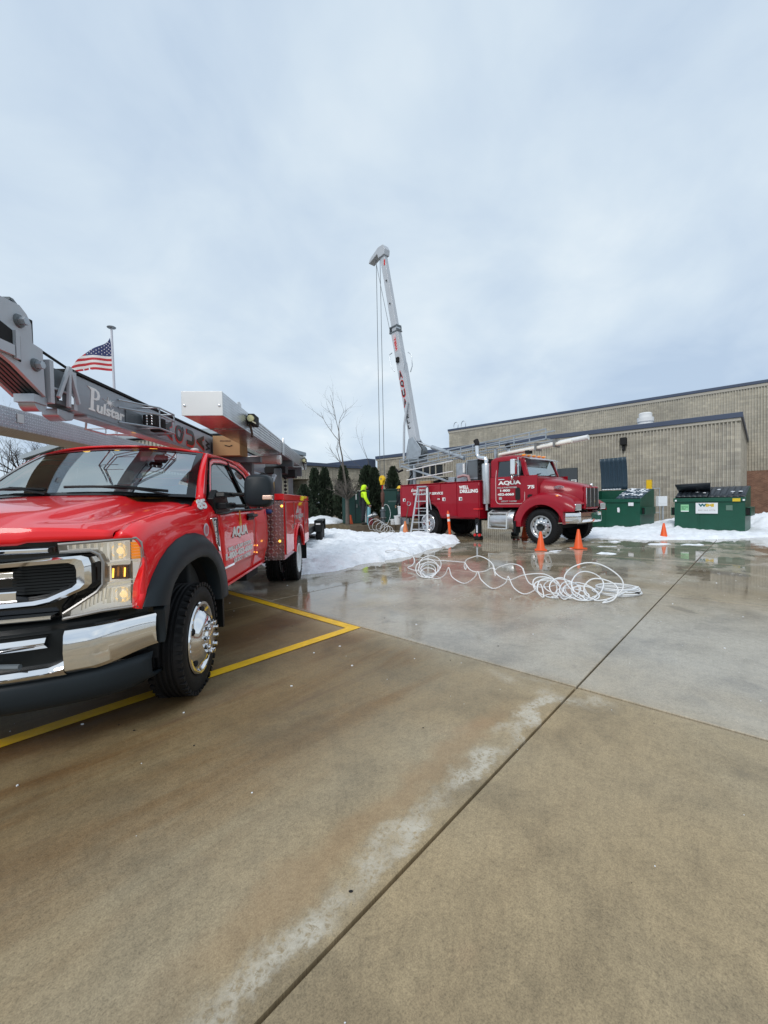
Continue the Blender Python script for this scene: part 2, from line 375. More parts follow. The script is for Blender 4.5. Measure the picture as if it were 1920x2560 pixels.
M_lawn = mat('winter_grass', (.13,.10,.055), .9, var=.4, vscale=7, bump=.8, bscale=60)
M_wood = mat('weathered_timber', (.10,.075,.05), .8, var=.3, vscale=5)

MB().box(-150,150,-60,250,-.5,-.061).build('ground', M_joint)['kind'] = 'structure'
pave = thing('pavement', None, None); pave['kind'] = 'structure'
SA_, SB_ = 3.69, 4.09
sx, sy = SA_-.024, SB_-.014
ch = .005
mb = MB(); 
rows = []
for z, i in ((-.06,0.),(-ch,0.),(0.,ch)):
    rows.append([(i,i,z),(sx-i,i,z),(sx-i,sy-i,z),(i,sy-i,z)])
mb.grid(rows, True); mb.add(rows[-1], [(0,1,2,3)])
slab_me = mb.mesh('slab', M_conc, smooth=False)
for i in range(-5, 8):
    for j in range(-6, 7):
        a0 = 3.084 + SA_*i + .006; b0 = .976 + SB_*j + .006
        if a0 > 26 or (a0 < -10 and j < -3): continue
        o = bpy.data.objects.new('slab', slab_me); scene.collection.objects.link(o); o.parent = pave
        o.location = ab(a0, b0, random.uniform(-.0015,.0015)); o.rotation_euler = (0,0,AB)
# yellow stall marking: one L-shaped stripe of paint
mb = MB()
def strip(mb, a0,a1,b0,b1, z=.006):
    na = max(1,int(abs(a1-a0)/.15)); nb = max(1,int(abs(b1-b0)/.15))
    rows = []
    for i in range(na+1):
        rows.append([ab(lerp(a0,a1,i/na), lerp(b0,b1,j/nb), z) for j in range(nb+1)])
    mb.grid(rows)
strip(mb, -5.6, 2.945, 3.19, 3.305); strip(mb, 2.945, 3.06, 3.19, 3.305); strip(mb, 2.945, 3.06, 3.305, 10.0)
mb.build('stall_marking', M_yline, pave, smooth=False)

# ------------------------------------------------------------------ school building (one building: main hall, annex, low wing)
def ribwall_mat(name, c1, c2):
    m = bpy.data.materials.new(name); m.use_nodes = True; t = NT(m.node_tree)
    oc = t.n('ShaderNodeTexCoord').outputs['Object']; s = t.n('ShaderNodeSeparateXYZ', {0:oc}).outputs
    uv = t.n('ShaderNodeCombineXYZ', {0:t.m('ADD',s[0],s[1]),1:s[2],2:0.}).outputs[0]
    br = t.n('ShaderNodeTexBrick', {'Vector':uv,'Color1':(*c1,1),'Color2':(*c2,1),'Mortar':(c1[0]*.62,c1[1]*.62,c1[2]*.62,1),'Scale':1.,'Mortar Size':.006,'Mortar Smooth':.3,'Bias':0.,'Brick Width':.40,'Row Height':.20})
    n1 = t.noise(uv, .35, 4., .6); n2 = t.noise(uv, 5., 5., .7)
    n3 = t.noise(t.n('ShaderNodeCombineXYZ',{0:t.m('MULTIPLY',t.m('ADD',s[0],s[1]),.35),1:t.m('MULTIPLY',s[2],2.2),2:0.}).outputs[0], 1.1, 5., .65)
    c = t.mix(1., br.outputs[0], t.ramp(n1, [(.3,.8),(.7,1.12)]), 'MULTIPLY'); c = t.mix(1., c, t.ramp(n2, [(.3,.78),(.7,1.12)]), 'MULTIPLY')
    c = t.mix(t.m('MULTIPLY', t.step(n3,.54,.70), .5), c, tuple(x*.55 for x in c1))
    bp = t.n('ShaderNodeBump', {'Strength':.6,'Distance':.02,'Height':n2}).outputs[0]
    p = t.n('ShaderNodeBsdfPrincipled', {'Base Color':c,'Roughness':.85,'Normal':bp}); t.n('ShaderNodeOutputMaterial', {0:p.outputs[0]}); return m
def brick_mat():
    m = bpy.data.materials.new('red_brick'); m.use_nodes = True; t = NT(m.node_tree)
    oc = t.n('ShaderNodeTexCoord').outputs['Object']; s = t.n('ShaderNodeSeparateXYZ', {0:oc}).outputs
    uv = t.n('ShaderNodeCombineXYZ', {0:t.m('ADD',s[0],s[1]),1:s[2],2:0.}).outputs[0]
    br = t.n('ShaderNodeTexBrick', {'Vector':uv,'Color1':(.20,.085,.05,1),'Color2':(.30,.15,.09,1),'Mortar':(.26,.2,.16,1),'Scale':1.,'Mortar Size':.010,'Brick Width':.21,'Row Height':.075})
    c = t.mix(1., br.outputs[0], t.ramp(t.noise(uv, 2., 5., .6), [(.3,.75),(.7,1.1)]), 'MULTIPLY')
    bp = t.n('ShaderNodeBump', {'Strength':.5,'Distance':.01,'Height':br.outputs[1]},invert=True).outputs[0]
    p = t.n('ShaderNodeBsdfPrincipled', {'Base Color':c,'Roughness':.85,'Normal':bp}); t.n('ShaderNodeOutputMaterial', {0:p.outputs[0]}); return m
M_rib = ribwall_mat('split_rib_block', (.54,.50,.41), (.45,.42,.35))
M_rib2 = ribwall_mat('split_rib_block_weathered', (.48,.445,.37), (.37,.345,.295))
M_brick = brick_mat()
M_fascia = mat('blue_metal_fascia', (.055,.075,.125), .45, var=.1, vscale=1.)
M_trim = mat('cream_trim', (.42,.39,.33), .6)
M_roof = mat('flat_roof', (.2,.2,.2), .9)
M_winglass = mat('window_glass', (.02,.025,.03), .05, spec=.8)
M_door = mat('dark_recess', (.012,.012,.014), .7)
bld = thing('school_building', 'long tan ribbed concrete block building with dark blue roof edge', 'building', (0,0,0), AB)
def ribs(mb, axis, const, lo, hi, z0, z1, out, sp=.15, wd=.078, dp=.075):
    n = int((hi-lo)/sp)
    for i in range(n):
        c = lo + (i+.5)*sp
        prof = [(c-wd/2,0),(c-wd/2+.012,dp),(c+wd/2-.012,dp),(c+wd/2,0)]
        P = []
        for u, d in prof:
            for z in (z0,z1):
                P.append((const+out*d, u, z) if axis=='a' else (u, const+out*d, z))
        mb.add(P, [(0,1,3,2),(2,3,5,4),(4,5,7,6),(1,3,5),(1,5,7)])
# main hall
MB().box(38.4,70,-45,25.3,3.0,8.95).build('main_wall', M_rib, bld)
MB().box(38.35,70,-45,25.32,-.2,3.0).build('brick_base', M_brick, bld)
mb = MB(); ribs(mb,'a',38.4,-22,25.3,3.0,8.72,-1); ribs(mb,'b',25.3,38.4,55,3.0,8.72,1); o = mb.build('wall_rib', M_rib, bld, smooth=False, fix=False); o['kind'] = 'stuff'
MB().box(38.26,70.1,-45,25.44,8.93,9.14).build('roof_edge', M_fascia, bld, bevel=.02)
MB().box(38.31,70.0,-45,25.39,8.72,8.93).build('cream_band', M_trim, bld)
# annex
MB().box(25.8,38.3,.78,24.4,-.2,5.0).build('annex_wall', M_rib2, bld)
mb = MB(); 
for lo,hi,z0,z1 in ((.80,8.0,-.2,4.86),(8.0,9.8,-.2,2.2),(8.0,9.8,3.15,4.86),(9.8,17.4,-.2,4.86),(17.4,20.6,-.2,3.1),(17.4,20.6,4.1,4.86),(20.6,24.35,-.2,4.86)):
    ribs(mb,'a',25.8,lo,hi,z0,z1,-1)
ribs(mb,'b',.78,25.8,38.3,-.2,4.86,-1); o = mb.build('annex_rib', M_rib2, bld, smooth=False, fix=False); o['kind'] = 'stuff'
MB().box(25.64,38.25,.62,24.5,5.0,5.25).build('annex_roof_edge', M_fascia, bld, bevel=.02)
MB().box(25.70,38.2,.69,24.45,4.86,5.0).build('annex_cream_band', M_trim, bld)
MB().box(25.72,25.84,8.0,9.8,2.2,3.15).build('window', M_winglass, bld)
MB().box(25.66,25.71,8.0,9.8,2.2,2.42).build('blue_panel', M_fascia, bld)
MB().box(25.60,25.655,8.03,8.32,2.24,2.44).build('number_plate', M_white, bld)
text('n07', bld, M_letb, (25.596,8.27,2.275), (0,-1,0), (0,0,1), .2, .13, .003)
mb = MB().box(25.74,25.85,17.5,20.5,3.2,4.05); mb.build('window', M_winglass, bld)
mb = MB()
for b_ in (17.5,18.2,18.75,19.4,20.5): mb.box(25.67,25.735,b_-.035,b_+.035,3.2,4.05)
mb.box(25.66,25.74,17.4,20.6,4.05,4.13).box(25.66,25.74,17.4,20.6,3.1,3.2); mb.build('window_frame', M_trim, bld)
MB().box(25.70,25.8,17,24.3,-.2,2.2).build('annex_brick_base', M_brick, bld)
mb = MB().box(25.5,25.75,5.4,5.72,4.2,4.62).box(25.6,25.75,5.48,5.64,3.9,4.2); mb.build('wall_lamp', M_dark, bld, bevel=.04)
mb = MB().lathe([(0.,5.25),(.42,5.25),(.42,5.95),(.46,6.0),(.46,6.25),(.36,6.25),(.36,6.5),(.30,6.56),(0.,6.56)], (30,5.3,0), (0,0,1), 20); mb.build('roof_vent', M_white, bld)
for bb in (24.75,23.8):
    pts = [(38.9, bb+.28*math.sin(a_)*(1.0), 9.5+.42*math.cos(a_)) for a_ in [R(x) for x in range(-150,151,20)]]
    MB().tube([(38.9,bb-.12,9.1)]+pts+[(38.9,bb+.12,9.1)], .035, 6).build('roof_rail_loop', M_gal, bld)
# low wing
MB().box(8,25.7,24.5,38,3.1,4.08).build('wing_wall', M_rib, bld)
mb = MB(); ribs(mb,'b',24.5,8,25.6,3.1,4.0,-1); o = mb.build('wing_rib', M_rib, bld, smooth=False, fix=False); o['kind'] = 'stuff'
MB().box(7.9,25.6,24.30,38,4.08,4.33).build('wing_roof_edge', M_fascia, bld, bevel=.02)
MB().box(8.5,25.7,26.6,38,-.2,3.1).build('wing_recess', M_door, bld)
MB().box(18.6,25.75,24.55,26.6,-.2,3.09).build('wing_lower_wall', M_rib, bld)
mb = MB(); ribs(mb,'b',24.55,18.6,25.6,-.2,3.05,-1); ribs(mb,'a',18.6,24.6,26.6,-.2,3.05,-1); o = mb.build('wing_lower_rib', M_rib, bld, smooth=False, fix=False); o['kind'] = 'stuff'
MB().box(15.4,17.0,24.7,26.5,-.2,3.09).build('wing_pier', M_rib, bld)
mb = MB(); ribs(mb,'b',24.7,15.4,17.0,-.2,3.05,-1); o = mb.build('wing_pier_rib', M_rib, bld, smooth=False, fix=False); o['kind']='stuff'
mb = MB().box(24.6,25.6,24.4,30,4.33,5.0); mb.build('roof_unit', M_fascia, bld, bevel=.03)
# gabled block seen over the bonnet, far left
gb = thing('gabled_building', 'plain tan block building with pale sloping roof edge beside bare trees', 'building', (-24.3,30,0), R(-12))
MB().prism([(-1.9,-.2),(14,-.2),(14,5.9),(2.5,5.9),(-1.9,5.0)], 'y', 0, 14).build('wall', M_rib, gb)
mb = MB(); ribs(mb,'b',0,.4,12,-.2,5.85,-1,sp=.3,wd=.17,dp=.08); o = mb.build('wall_rib', M_rib, gb, smooth=False, fix=False); o['kind'] = 'stuff'
MB().prism([(-2.3,4.95),(2.5,6.0),(14,6.0),(14,6.35),(2.4,6.35),(-2.4,5.25)], 'y', -.3, 14.2).build('roof', mat('pale_metal_roof',(.36,.41,.44),.5), gb)
# ------------------------------------------------------------------ red pickup chassis with service body and pump hoist
fd = thing('service_truck', 'bright red pickup service truck with utility body and pipe trays over cab', 'truck', (-2.4185,2.8159,0), R(-86.1))
def both(fn):
    for s in (1,-1): fn(s)
def flip(mb, s):
    if s < 0: mb.xf(Matrix.Diagonal((1,-1,1,1)))
    return mb
AX, RX = -.13, -4.45
# --- hood
def hood_edge(x): return interp(x, [(-.56,1.405),(-.53,1.365),(.05,1.322),(.43,1.272),(.52,1.235),(.60,1.19)])
def front_x(y): return .80 - .29*y*y
def hood_z(s, y):
    base = lerp(1.285, 1.435, s**.9)
    e = abs(y)/.86
    dome = .024*(1-sm(abs(y), .40, .50))*sm(s,-.05,.25)
    val = -.018*sm(abs(y),.44,.52)*(1-sm(abs(y),.60,.74))*sm(s,.0,.2)
    return base + dome + val - .045*e**4 - .03*(e**2)*(s*.6)
rows = []
NY, NX = 44, 30
ys = [lerp(-.86,.86,i/NY) for i in range(NY+1)]
for k in range(4):      # front lip, rolling up
    q = k/4; 
    rows.append([(front_x(y) + .012*math.sin(q*1.57)*1.0 - .055*q*q, y, lerp(1.188, hood_z(0,y)-.002, math.sin(q*1.57*.92)) - .012*(abs(y)<.5)*(1-q)) for y in ys])
for k in range(NX+1):
    s = k/NX; rows.append([(lerp(front_x(y)-.075, -.50+.19*(1-(y/.86)**2), s), y, hood_z(s,y)) for y in ys])
mb = MB().grid(rows); mb.build('hood', M_red, fd, ang=22, thick=.012)
# --- cowl and wipers
rows = []
for k in range(5):
    q = k/4; rows.append([(-.50+.19*(1-(y/.86)**2)-.012-.10*q, y, lerp(hood_z(1,y)-.02, 1.43+.012*(1-(y/.86)**2), q)) for y in ys])
MB().grid(rows).build('cowl_grille', M_black, fd, thick=.02)
def ws_pt(u, v):   # u across -1..1, v up 0..1
    yb, yt = .885*u, .745*u
    b = Vector((-.55+.24*(1-u*u), yb, 1.428+.03*(1-u*u))); tp = Vector((-1.155+.10*(1-u*u), yt, 1.868+.045*(1-u*u)))
    p = b.lerp(tp, v); p.x += .028*math.sin(math.pi*v); p.z += .018*math.sin(math.pi*v); return p
for (u0,v0,u1,v1,nm) in ((.80,.05,-.02,.09,'wiper'),(-.16,.05,-.90,.10,'wiper')):
    mb = MB(); pts = [ws_pt(lerp(u0,u1,i/8), lerp(v0,v1,i/8)+.02*math.sin(math.pi*i/8)) + Vector((.022,0,.022)) for i in range(9)]
    mb.tube(pts, [.013]*3+[.017]*2+[.011]*4, 6); mb.bar(pts[0]+Vector((.04,.03,-.03)), pts[4]+Vector((0,0,.012)), .022, .014); mb.build(nm, M_black, fd)
# --- windscreen, frame band, roof
rows = [[ws_pt(lerp(-1,1,i/20), j/10) for i in range(21)] for j in range(11)]
MB().grid(rows).build('windscreen', M_ws, fd)
mb = MB()
for u0,u1,v0,v1 in ((.93,1.0,0,1),(-1,-.93,0,1),(-.93,.93,.94,1.0),(-.93,.93,0.,.045)):
    mb.grid([[ws_pt(lerp(u0,u1,i/8), lerp(v0,v1,j/8))+Vector((.004,0,.004)) for i in range(9)] for j in range(9)])
mb.build('windscreen_band', M_blackg, fd)
def roof_pt(u, v):   # v front->rear
    x = lerp(-1.16+.10*(1-u*u), -2.70, v); hw = lerp(.765,.775,sm(v)); cr = 1-abs(u)**2.6
    z = 1.872 + .072*cr*(1-.4*v) + .05*math.sin(math.pi*min(1,v*1.1))*cr*.5 - .075*sm(v,.72,1.0) + .012*sm(v,0,.2)
    return Vector((x, hw*u, z))
MB().grid([[roof_pt(lerp(-1,1,i/24), j/16) for i in range(25)] for j in range(17)]).build('roof', M_red, fd, thick=.02, ang=50)
def yg(z): return .985 - max(0,(z-1.30))*.375
# A pillars + door upper frame + cab sides
def side_cab(s):
    mb = MB()
    # A pillar band between windscreen edge and door glass
    P0 = [ws_pt(1,j/10) for j in range(11)]
    P1 = []
    for j in range(11):
        z = lerp(1.40, 1.868, j/10); x = lerp(-.60, -1.20, j/10)
        P1.append(Vector((x, yg(z)+.004, z)))
    Pm = [(a.lerp(b,.5)+Vector((.012,.022,.008))) for a,b in zip(P0,P1)]
    mb.grid([P0,Pm,P1])
    # roof side rail from A pillar to rear
    rail = []
    for k in range(15):
        v = k/14; a = roof_pt(1,v); x = a.x
        zt = interp(-x, [(1.15,1.83),(1.5,1.858),(1.9,1.85),(2.2,1.81),(2.45,1.735),(2.58,1.62),(2.70,1.45)])
        rail.append([a, Vector((x, (a.y+yg(zt))/2+.018, (a.z+zt)/2+.006)), Vector((x, yg(zt)+.006, zt))])
    mb.grid([[r[i] for r in rail] for i in range(3)])
    # quarter behind rear glass
    q0 = [Vector((interp(z,[(1.30,-2.52),(1.62,-2.44),(1.74,-2.34)]), yg(z)+.006, z)) for z in (1.30,1.40,1.50,1.62,1.70,1.735)]
    q1 = [Vector((-2.72, yg(z)-.02, z)) for z in (1.30,1.40,1.50,1.60,1.66,1.70)]
    mb.grid([q0,q1])
    flip(mb,s).build('cab_pillar', M_red, fd, ang=50, thick=.03)
    # glass
    mb = MB().add([(x,yg(z)-.012,z) for x,z in ((-.78,1.30),(-.79,1.43),(-.95,1.58),(-1.15,1.745),(-1.27,1.782),(-1.5,1.80),(-1.70,1.80),(-1.86,1.30))], [list(range(8))])
    flip(mb,s).build('door_glass', M_sg, fd)
    mb = MB().add([(x,yg(z)-.012,z) for x,z in ((-1.90,1.30),(-1.79,1.84),(-2.05,1.825),(-2.28,1.76),(-2.40,1.64),(-2.48,1.30))], [list(range(6))])
    flip(mb,s).build('quarter_glass', M_sg, fd)
    fr_o = [(-.66,1.30),(-.68,1.40),(-.90,1.60),(-1.13,1.79),(-1.26,1.832),(-1.5,1.855),(-1.74,1.852),(-2.05,1.833),(-2.30,1.765),(-2.42,1.64),(-2.50,1.30)]
    fr_i = [(-.78,1.30),(-.79,1.43),(-.95,1.58),(-1.15,1.745),(-1.27,1.782),(-1.5,1.80),(-1.74,1.80),(-2.04,1.785),(-2.25,1.725),(-2.36,1.62),(-2.45,1.30)]
    mb = MB().grid([[(x,yg(z)+.001,z) for x,z in fr_o],[(lerp(a,c,.5),yg((b+d)/2)+.010,(b+d)/2) for (a,b),(c,d) in zip(fr_o,fr_i)],[(x,yg(z)-.004,z) for x,z in fr_i]]); flip(mb,s).build('door_frame', M_red, fd, ang=60)
    mb = MB().tube([(x,yg(z)-.006,z) for x,z in fr_i], .008, 6); flip(mb,s).build('glass_seal', M_black, fd)
    # black window seals + B post
    mb = MB(); ol = [(-.68,1.40),(-.90,1.60),(-1.13,1.79),(-1.26,1.832),(-1.5,1.855),(-1.74,1.852),(-2.05,1.833),(-2.30,1.765),(-2.42,1.64),(-2.50,1.30)]
    mb.tube([(x,yg(z)+.004,z) for x,z in ol], .006, 6); mb.bar((-1.755,yg(1.85)-.004,1.85),(-1.885,yg(1.30)-.004,1.30),.05,.02)
    mb.tube([(-.68,yg(1.40)+.005,1.40),(-.74,.992,1.295),(-1.0,.995,1.285),(-1.2,.995,1.305),(-2.5,.99,1.30)], .012, 6)
    flip(mb,s).build('window_seal', M_black, fd)
both(side_cab)
# lower cab side: doors
def ycab(x,z): return interp(z, [(.55,.945),(.62,.955),(.73,.975),(.78,1.000),(.95,1.008),(1.15,1.004),(1.30,.985)])
def door(s, x0, x1, nm, zt0=1.295):
    mb = MB(); rows = []
    zs = [.60,.64,.69,.735,.755,.775,.80,.86,.95,1.05,1.12,1.15,1.2,1.25,1.295]
    for i in range(13):
        rows.append([(lerp(x0 if x0<-1 else interp(z,[(.58,-.898),(.78,-.871),(.97,-.806),(1.17,-.781),(1.30,-.758)]),x1,i/12), ycab(0,z)+(.006 if 1.10<z<1.17 else 0), z) for z in zs])
    mb.grid(rows); d = flip(mb,s).build(nm, M_red, fd, thick=.02, ang=25); return d
def sides(s):
    d = door(s,-.80,-2.045,'door')
    mb = MB().box(-1.70,-1.99,1.0,1.018,1.185,1.262); flip(mb,s).build('handle_recess', M_black, d, bevel=.012)
    mb = MB().tube([(-1.68,1.018,1.225),(-1.72,1.05,1.235),(-1.95,1.05,1.235),(-2.0,1.018,1.225)], .017, 8); flip(mb,s).build('handle', M_black, d)
    d2 = door(s,-2.06,-2.66,'rear_door')
    mb = MB(); rows = [[(lerp(-.80,-2.72,i/10), y, z) for y,z in ((.945,.56),(.965,.575),(.965,.597),(.93,.60))] for i in range(11)]
    mb.grid(rows); flip(mb,s).build('rocker_panel', M_red, fd, thick=.02, ang=25)
    mb = MB(); mb.box(-.70,-2.72,.80,.950,.62,1.28) ; flip(mb,s).build('door_jamb', M_dark, fd)
    mb = MB(); rows=[[(x, ycab(x,z), z) for z in (.60,.7,.755,.80,.95,1.1,1.2,1.295)] for x in (-2.67,-2.735)]
    mb.grid(rows); flip(mb,s).build('cab_corner', M_red, fd, thick=.02)
    for z,mm in ((.86,M_amberlit),(.775,M_amberlit)):
        mb = MB().ball((-2.12,ycab(0,z)+.004,z), .009, 10, 1,.5,1); flip(mb,s).build('marker_lamp', mm, fd)
both(sides)
MB().box(-2.76,-2.72,-.95,.95,.6,1.74).build('cab_back', M_red, fd, bevel=.02)
# --- fenders
FO = [(.580,.797),(.515,.885),(.447,.957),(.361,1.027),(.249,1.090),(.117,1.135),(-.051,1.160),(-.196,1.155),(-.354,1.125),(-.51,1.058),(-.65,.970),(-.765,.855),(-.835,.745),(-.865,.640),(-.870,.56)]
FI = [(.362,.755),(.335,.815),(.290,.870),(.212,.918),(.105,.955),(.01,.970),(-.09,.980),(-.19,.980),(-.31,.962),(-.42,.915),(-.50,.850),(-.555,.765),(-.585,.685),(-.597,.62),(-.60,.56)]
DX0 = [(.58,-.892),(.78,-.865),(.97,-.80),(1.17,-.775),(1.30,-.752)]
def door_z(x): return interp(x, [(b,a) for a,b in DX0])
def arch_top(x): return interp(-x, [(-a,b) for a,b in FO])
def fender(s):
    mb = MB(); rows = []
    xs = [.52,.50,.46,.40,.33,.25,.15,.05,-.05,-.15,-.25,-.33,-.40,-.46,-.52,-.57,-.62,-.66,-.70,-.73,-.748,-.757,-.77,-.785,-.80,-.82,-.84,-.855,-.866,-.875,-.888]
    for x in xs:
        zb = arch_top(x)-.02 if x > -.865 else .60
        if x < -.752:
            zt = max(door_z(x), zb+.01); r = [(x, min(1.002,ycab(x,max(z,.6))+.002), z) for z in [lerp(zt,zb,k/12) for k in range(13)]]
        elif x > .52:
            zt = lerp(1.03,.80,(x-.52)/.085); 
            if zt < zb+.01: zt = zb+.01
            r = [(x, .975+.02*k/12, lerp(zt,zb,k/12)) for k in range(13)]
        else:
            e = hood_edge(x); hz = e
            r = [(x,.862,hz+.0), (x,.905,hz+.004), (x,.945,hz-.016),(x,.972,hz-.055),(x,.984,hz-.10)]
            zt = hz-.10
            for k in range(1,9): 
                z = lerp(zt,zb,k/8); r.append((x, lerp(.984, min(1.002,ycab(x,max(z,.6))+.002), sm(k/5)), z))
        rows.append(r)
    e = hood_edge(.52); top = [(.52,.862,e),(.52,.905,e+.004),(.52,.945,e-.016),(.52,.972,e-.055),(.52,.984,e-.10)]
    mb.grid([top, [(.562,.862,e-.012),(.557,.905,e-.012),(.546,.945,e-.032),(.532,.968,e-.065),(.523,.982,e-.105)], [(.590,.862,1.19),(.570,.905,1.19),(.552,.94,1.189),(.536,.962,1.165),(.524,.978,1.12)]])
    hl = [(.958,1.186),(.978,1.16),(.985,1.10),(.985,1.05),(.968,.99),(.945,.92),(.941,.86),(.938,.785)]
    fe = [(.534,.962,1.165),(.524,.978,1.12),(.52,.984,1.08),(.52,.992,1.03),(.52,.999,.98),(.52,1.001,.92),(.53,1.002,.865),(.578,1.002,.785)]
    mb.grid([[(front_x(a)-.006,a,b) for a,b in hl], [((front_x(a)-.006)*.45+x*.55+.012, a*.45+y*.55+.006, b*.45+z*.55) for (a,b),(x,y,z) in zip(hl,fe)], fe])
    mb.grid(rows); flip(mb,s).build('fender', M_red, fd, thick=.015, ang=30)
    # flare
    mb = MB(); rows = []
    for (ox,oz),(ix,iz) in zip(FO,FI):
        def P(t,y): return (lerp(ox,ix,t), y, lerp(oz,iz,t))
        rows.append([P(-.03,.975),P(-.02,1.012),P(.10,1.035),P(.30,1.058),P(.62,1.066),P(.90,1.066),P(1.0,1.058),P(1.03,1.04),P(1.02,.93)])
    mb.grid(rows); flip(mb,s).build('fender_flare', M_flare, fd, ang=40)
    # liner
    mb = MB(); rows = []
    for k in range(19):
        a = math.pi*k/18; r = .56
        rows.append([(-.135+r*math.cos(a)*.86, y, .42+r*math.sin(a)) for y in (.50,.97)])
    mb.grid(rows); mb.add([(-.62,.5,.42),(.35,.5,.42),(.35,.5,.98),(-.62,.5,.98)],[(0,1,2,3)]); flip(mb,s).build('wheel_liner', M_dark, fd)
    mb = MB().box(-.84,-.80,.80,1.0,.26,.6); flip(mb,s).build('mud_flap', M_black, fd)
    # fender vent badge
    B = [(-.535,1.255),(-.60,1.262),(-.655,1.255),(-.735,.955),(-.70,.958),(-.655,1.03)]
    mb = MB().prism(B,'y',1.0,1.022); v = flip(mb,s).build('fender_vent', M_chrome, fd, bevel=.006)
    mb = MB().prism([(-.585,1.245),(-.645,1.245),(-.705,1.00),(-.672,1.02)],'y',1.02,1.027); flip(mb,s).build('vent_grille', M_blackg, v)
    if s > 0:
        text('super', v, M_lett, (-.602,1.0285,1.235), (-.20,0,-.98), (.98,0,-.2), .20, .035, .003)
        mb = MB().lathe([(0,.003),(.052,.003),(.054,0)], (-.44,1.004,1.165), (0,1,0), 24); st = mb.build('round_sticker', mat('pale_sticker',(.55,.5,.55),.5), fd)
        mb = MB().lathe([(0,.0045),(.036,.0045)], (-.44,1.004,1.165), (0,1,0), 20); mb.build('sticker_centre', mat('pink_sticker',(.50,.16,.20),.5), st)
        text('n85', fd, M_letb, (-.34,.988,1.325), (-1,.03,.05), (0,-.35,.93), .185, .085, .003)
        text('n85', fd, M_lett, (-.335,.990,1.33), (-1,.03,.05), (0,-.35,.93), .185, .085, .004)
both(fender)
# --- front end
def fpt(y, z, off=0.): return (front_x(y)+off, y, z)
def fpoly(mb, pts, o0, o1):
    n = len(pts); P = [fpt(y,z,o0) for y,z in pts] + [fpt(y,z,o1) for y,z in pts]
    mb.add(P, [list(range(n)), list(range(n,2*n))[::-1]] + [(i,(i+1)%n,n+(i+1)%n,n+i) for i in range(n)]); return mb
# dark grille backing
rows = [[fpt(y_, z, o-.06*sm(abs(y_),.60,.68)) for y_ in [lerp(-.97,.97,i/60) for i in range(61)]] for z,o in ((.70,-.09),(.78,-.06),(.95,-.06),(1.19,-.06),(1.20,-.2))]
MB().grid(rows).build('grille_backing', M_blackg, fd)
def ys_range(y0,y1,n): return [lerp(y0,y1,i/n) for i in range(n+1)]
def fbar(mb, y0,y1,z0,z1,o0,o1,n=12, sl=0.):
    yy = ys_range(y0,y1,n)
    prof = [(z0,o0),(z0+.004,o1-.006),(z0+.010,o1),(z1-.010,o1),(z1-.004,o1-.006),(z1,o0)]
    R_ = [[fpt(y, z+sl*abs(y), o) for z,o in prof] for y in yy]; mb.grid(R_, True)
    mb.add(R_[0],[list(range(6))]); mb.add(R_[-1],[list(range(6))[::-1]])
gr = MB(); 
fbar(gr,-.60,.60,1.128,1.160,-.05,.015); fbar(gr,-.60,.60,.772,.802,-.05,.015)
gr.build('grille_trim', M_chrome, fd)
MB().box(.70,.80,-.42,.42,1.138,1.150).build('trim_slot', M_dark, fd)
def cframe(s):
    out = [(.30,1.092),(.60,1.104),(.735,1.108),(.765,1.095),(.775,1.06),(.775,.955),(.755,.93),(.62,.868),(.56,.855),(.30,.848)]
    inn = [(.30,1.050),(.60,1.060),(.665,1.060),(.690,1.045),(.695,1.02),(.695,.965),(.675,.945),(.585,.905),(.53,.898),(.30,.893)]
    mb = MB(); rows = []
    for (a,b),(c,d) in zip(out,inn):
        rows.append([fpt(a,b,-.06), fpt(a,b,.02), fpt(lerp(a,c,.25),lerp(b,d,.25),.038), fpt(lerp(a,c,.7),lerp(b,d,.7),.03), fpt(c,d,-.005), fpt(lerp(a,c,1.25),lerp(b,d,1.25),-.05)])
    mb.grid(rows); flip(mb,s).build('grille_frame', M_chrome, fd, ang=28)
    mb = MB()
    for k in range(9):
        z = .915+.0165*k; fbar(mb,.42,.685,z,z+.007,-.055,-.035,4)
    flip(mb,s).build('grille_mesh', M_black, fd)
    mb = MB(); fbar(mb,0.,.46,1.005,1.048,-.05,.02,8); fbar(mb,0.,.47,.885,.945,-.05,.022,8); flip(mb,s).build('grille_bar', M_chrome, fd)
both(cframe)
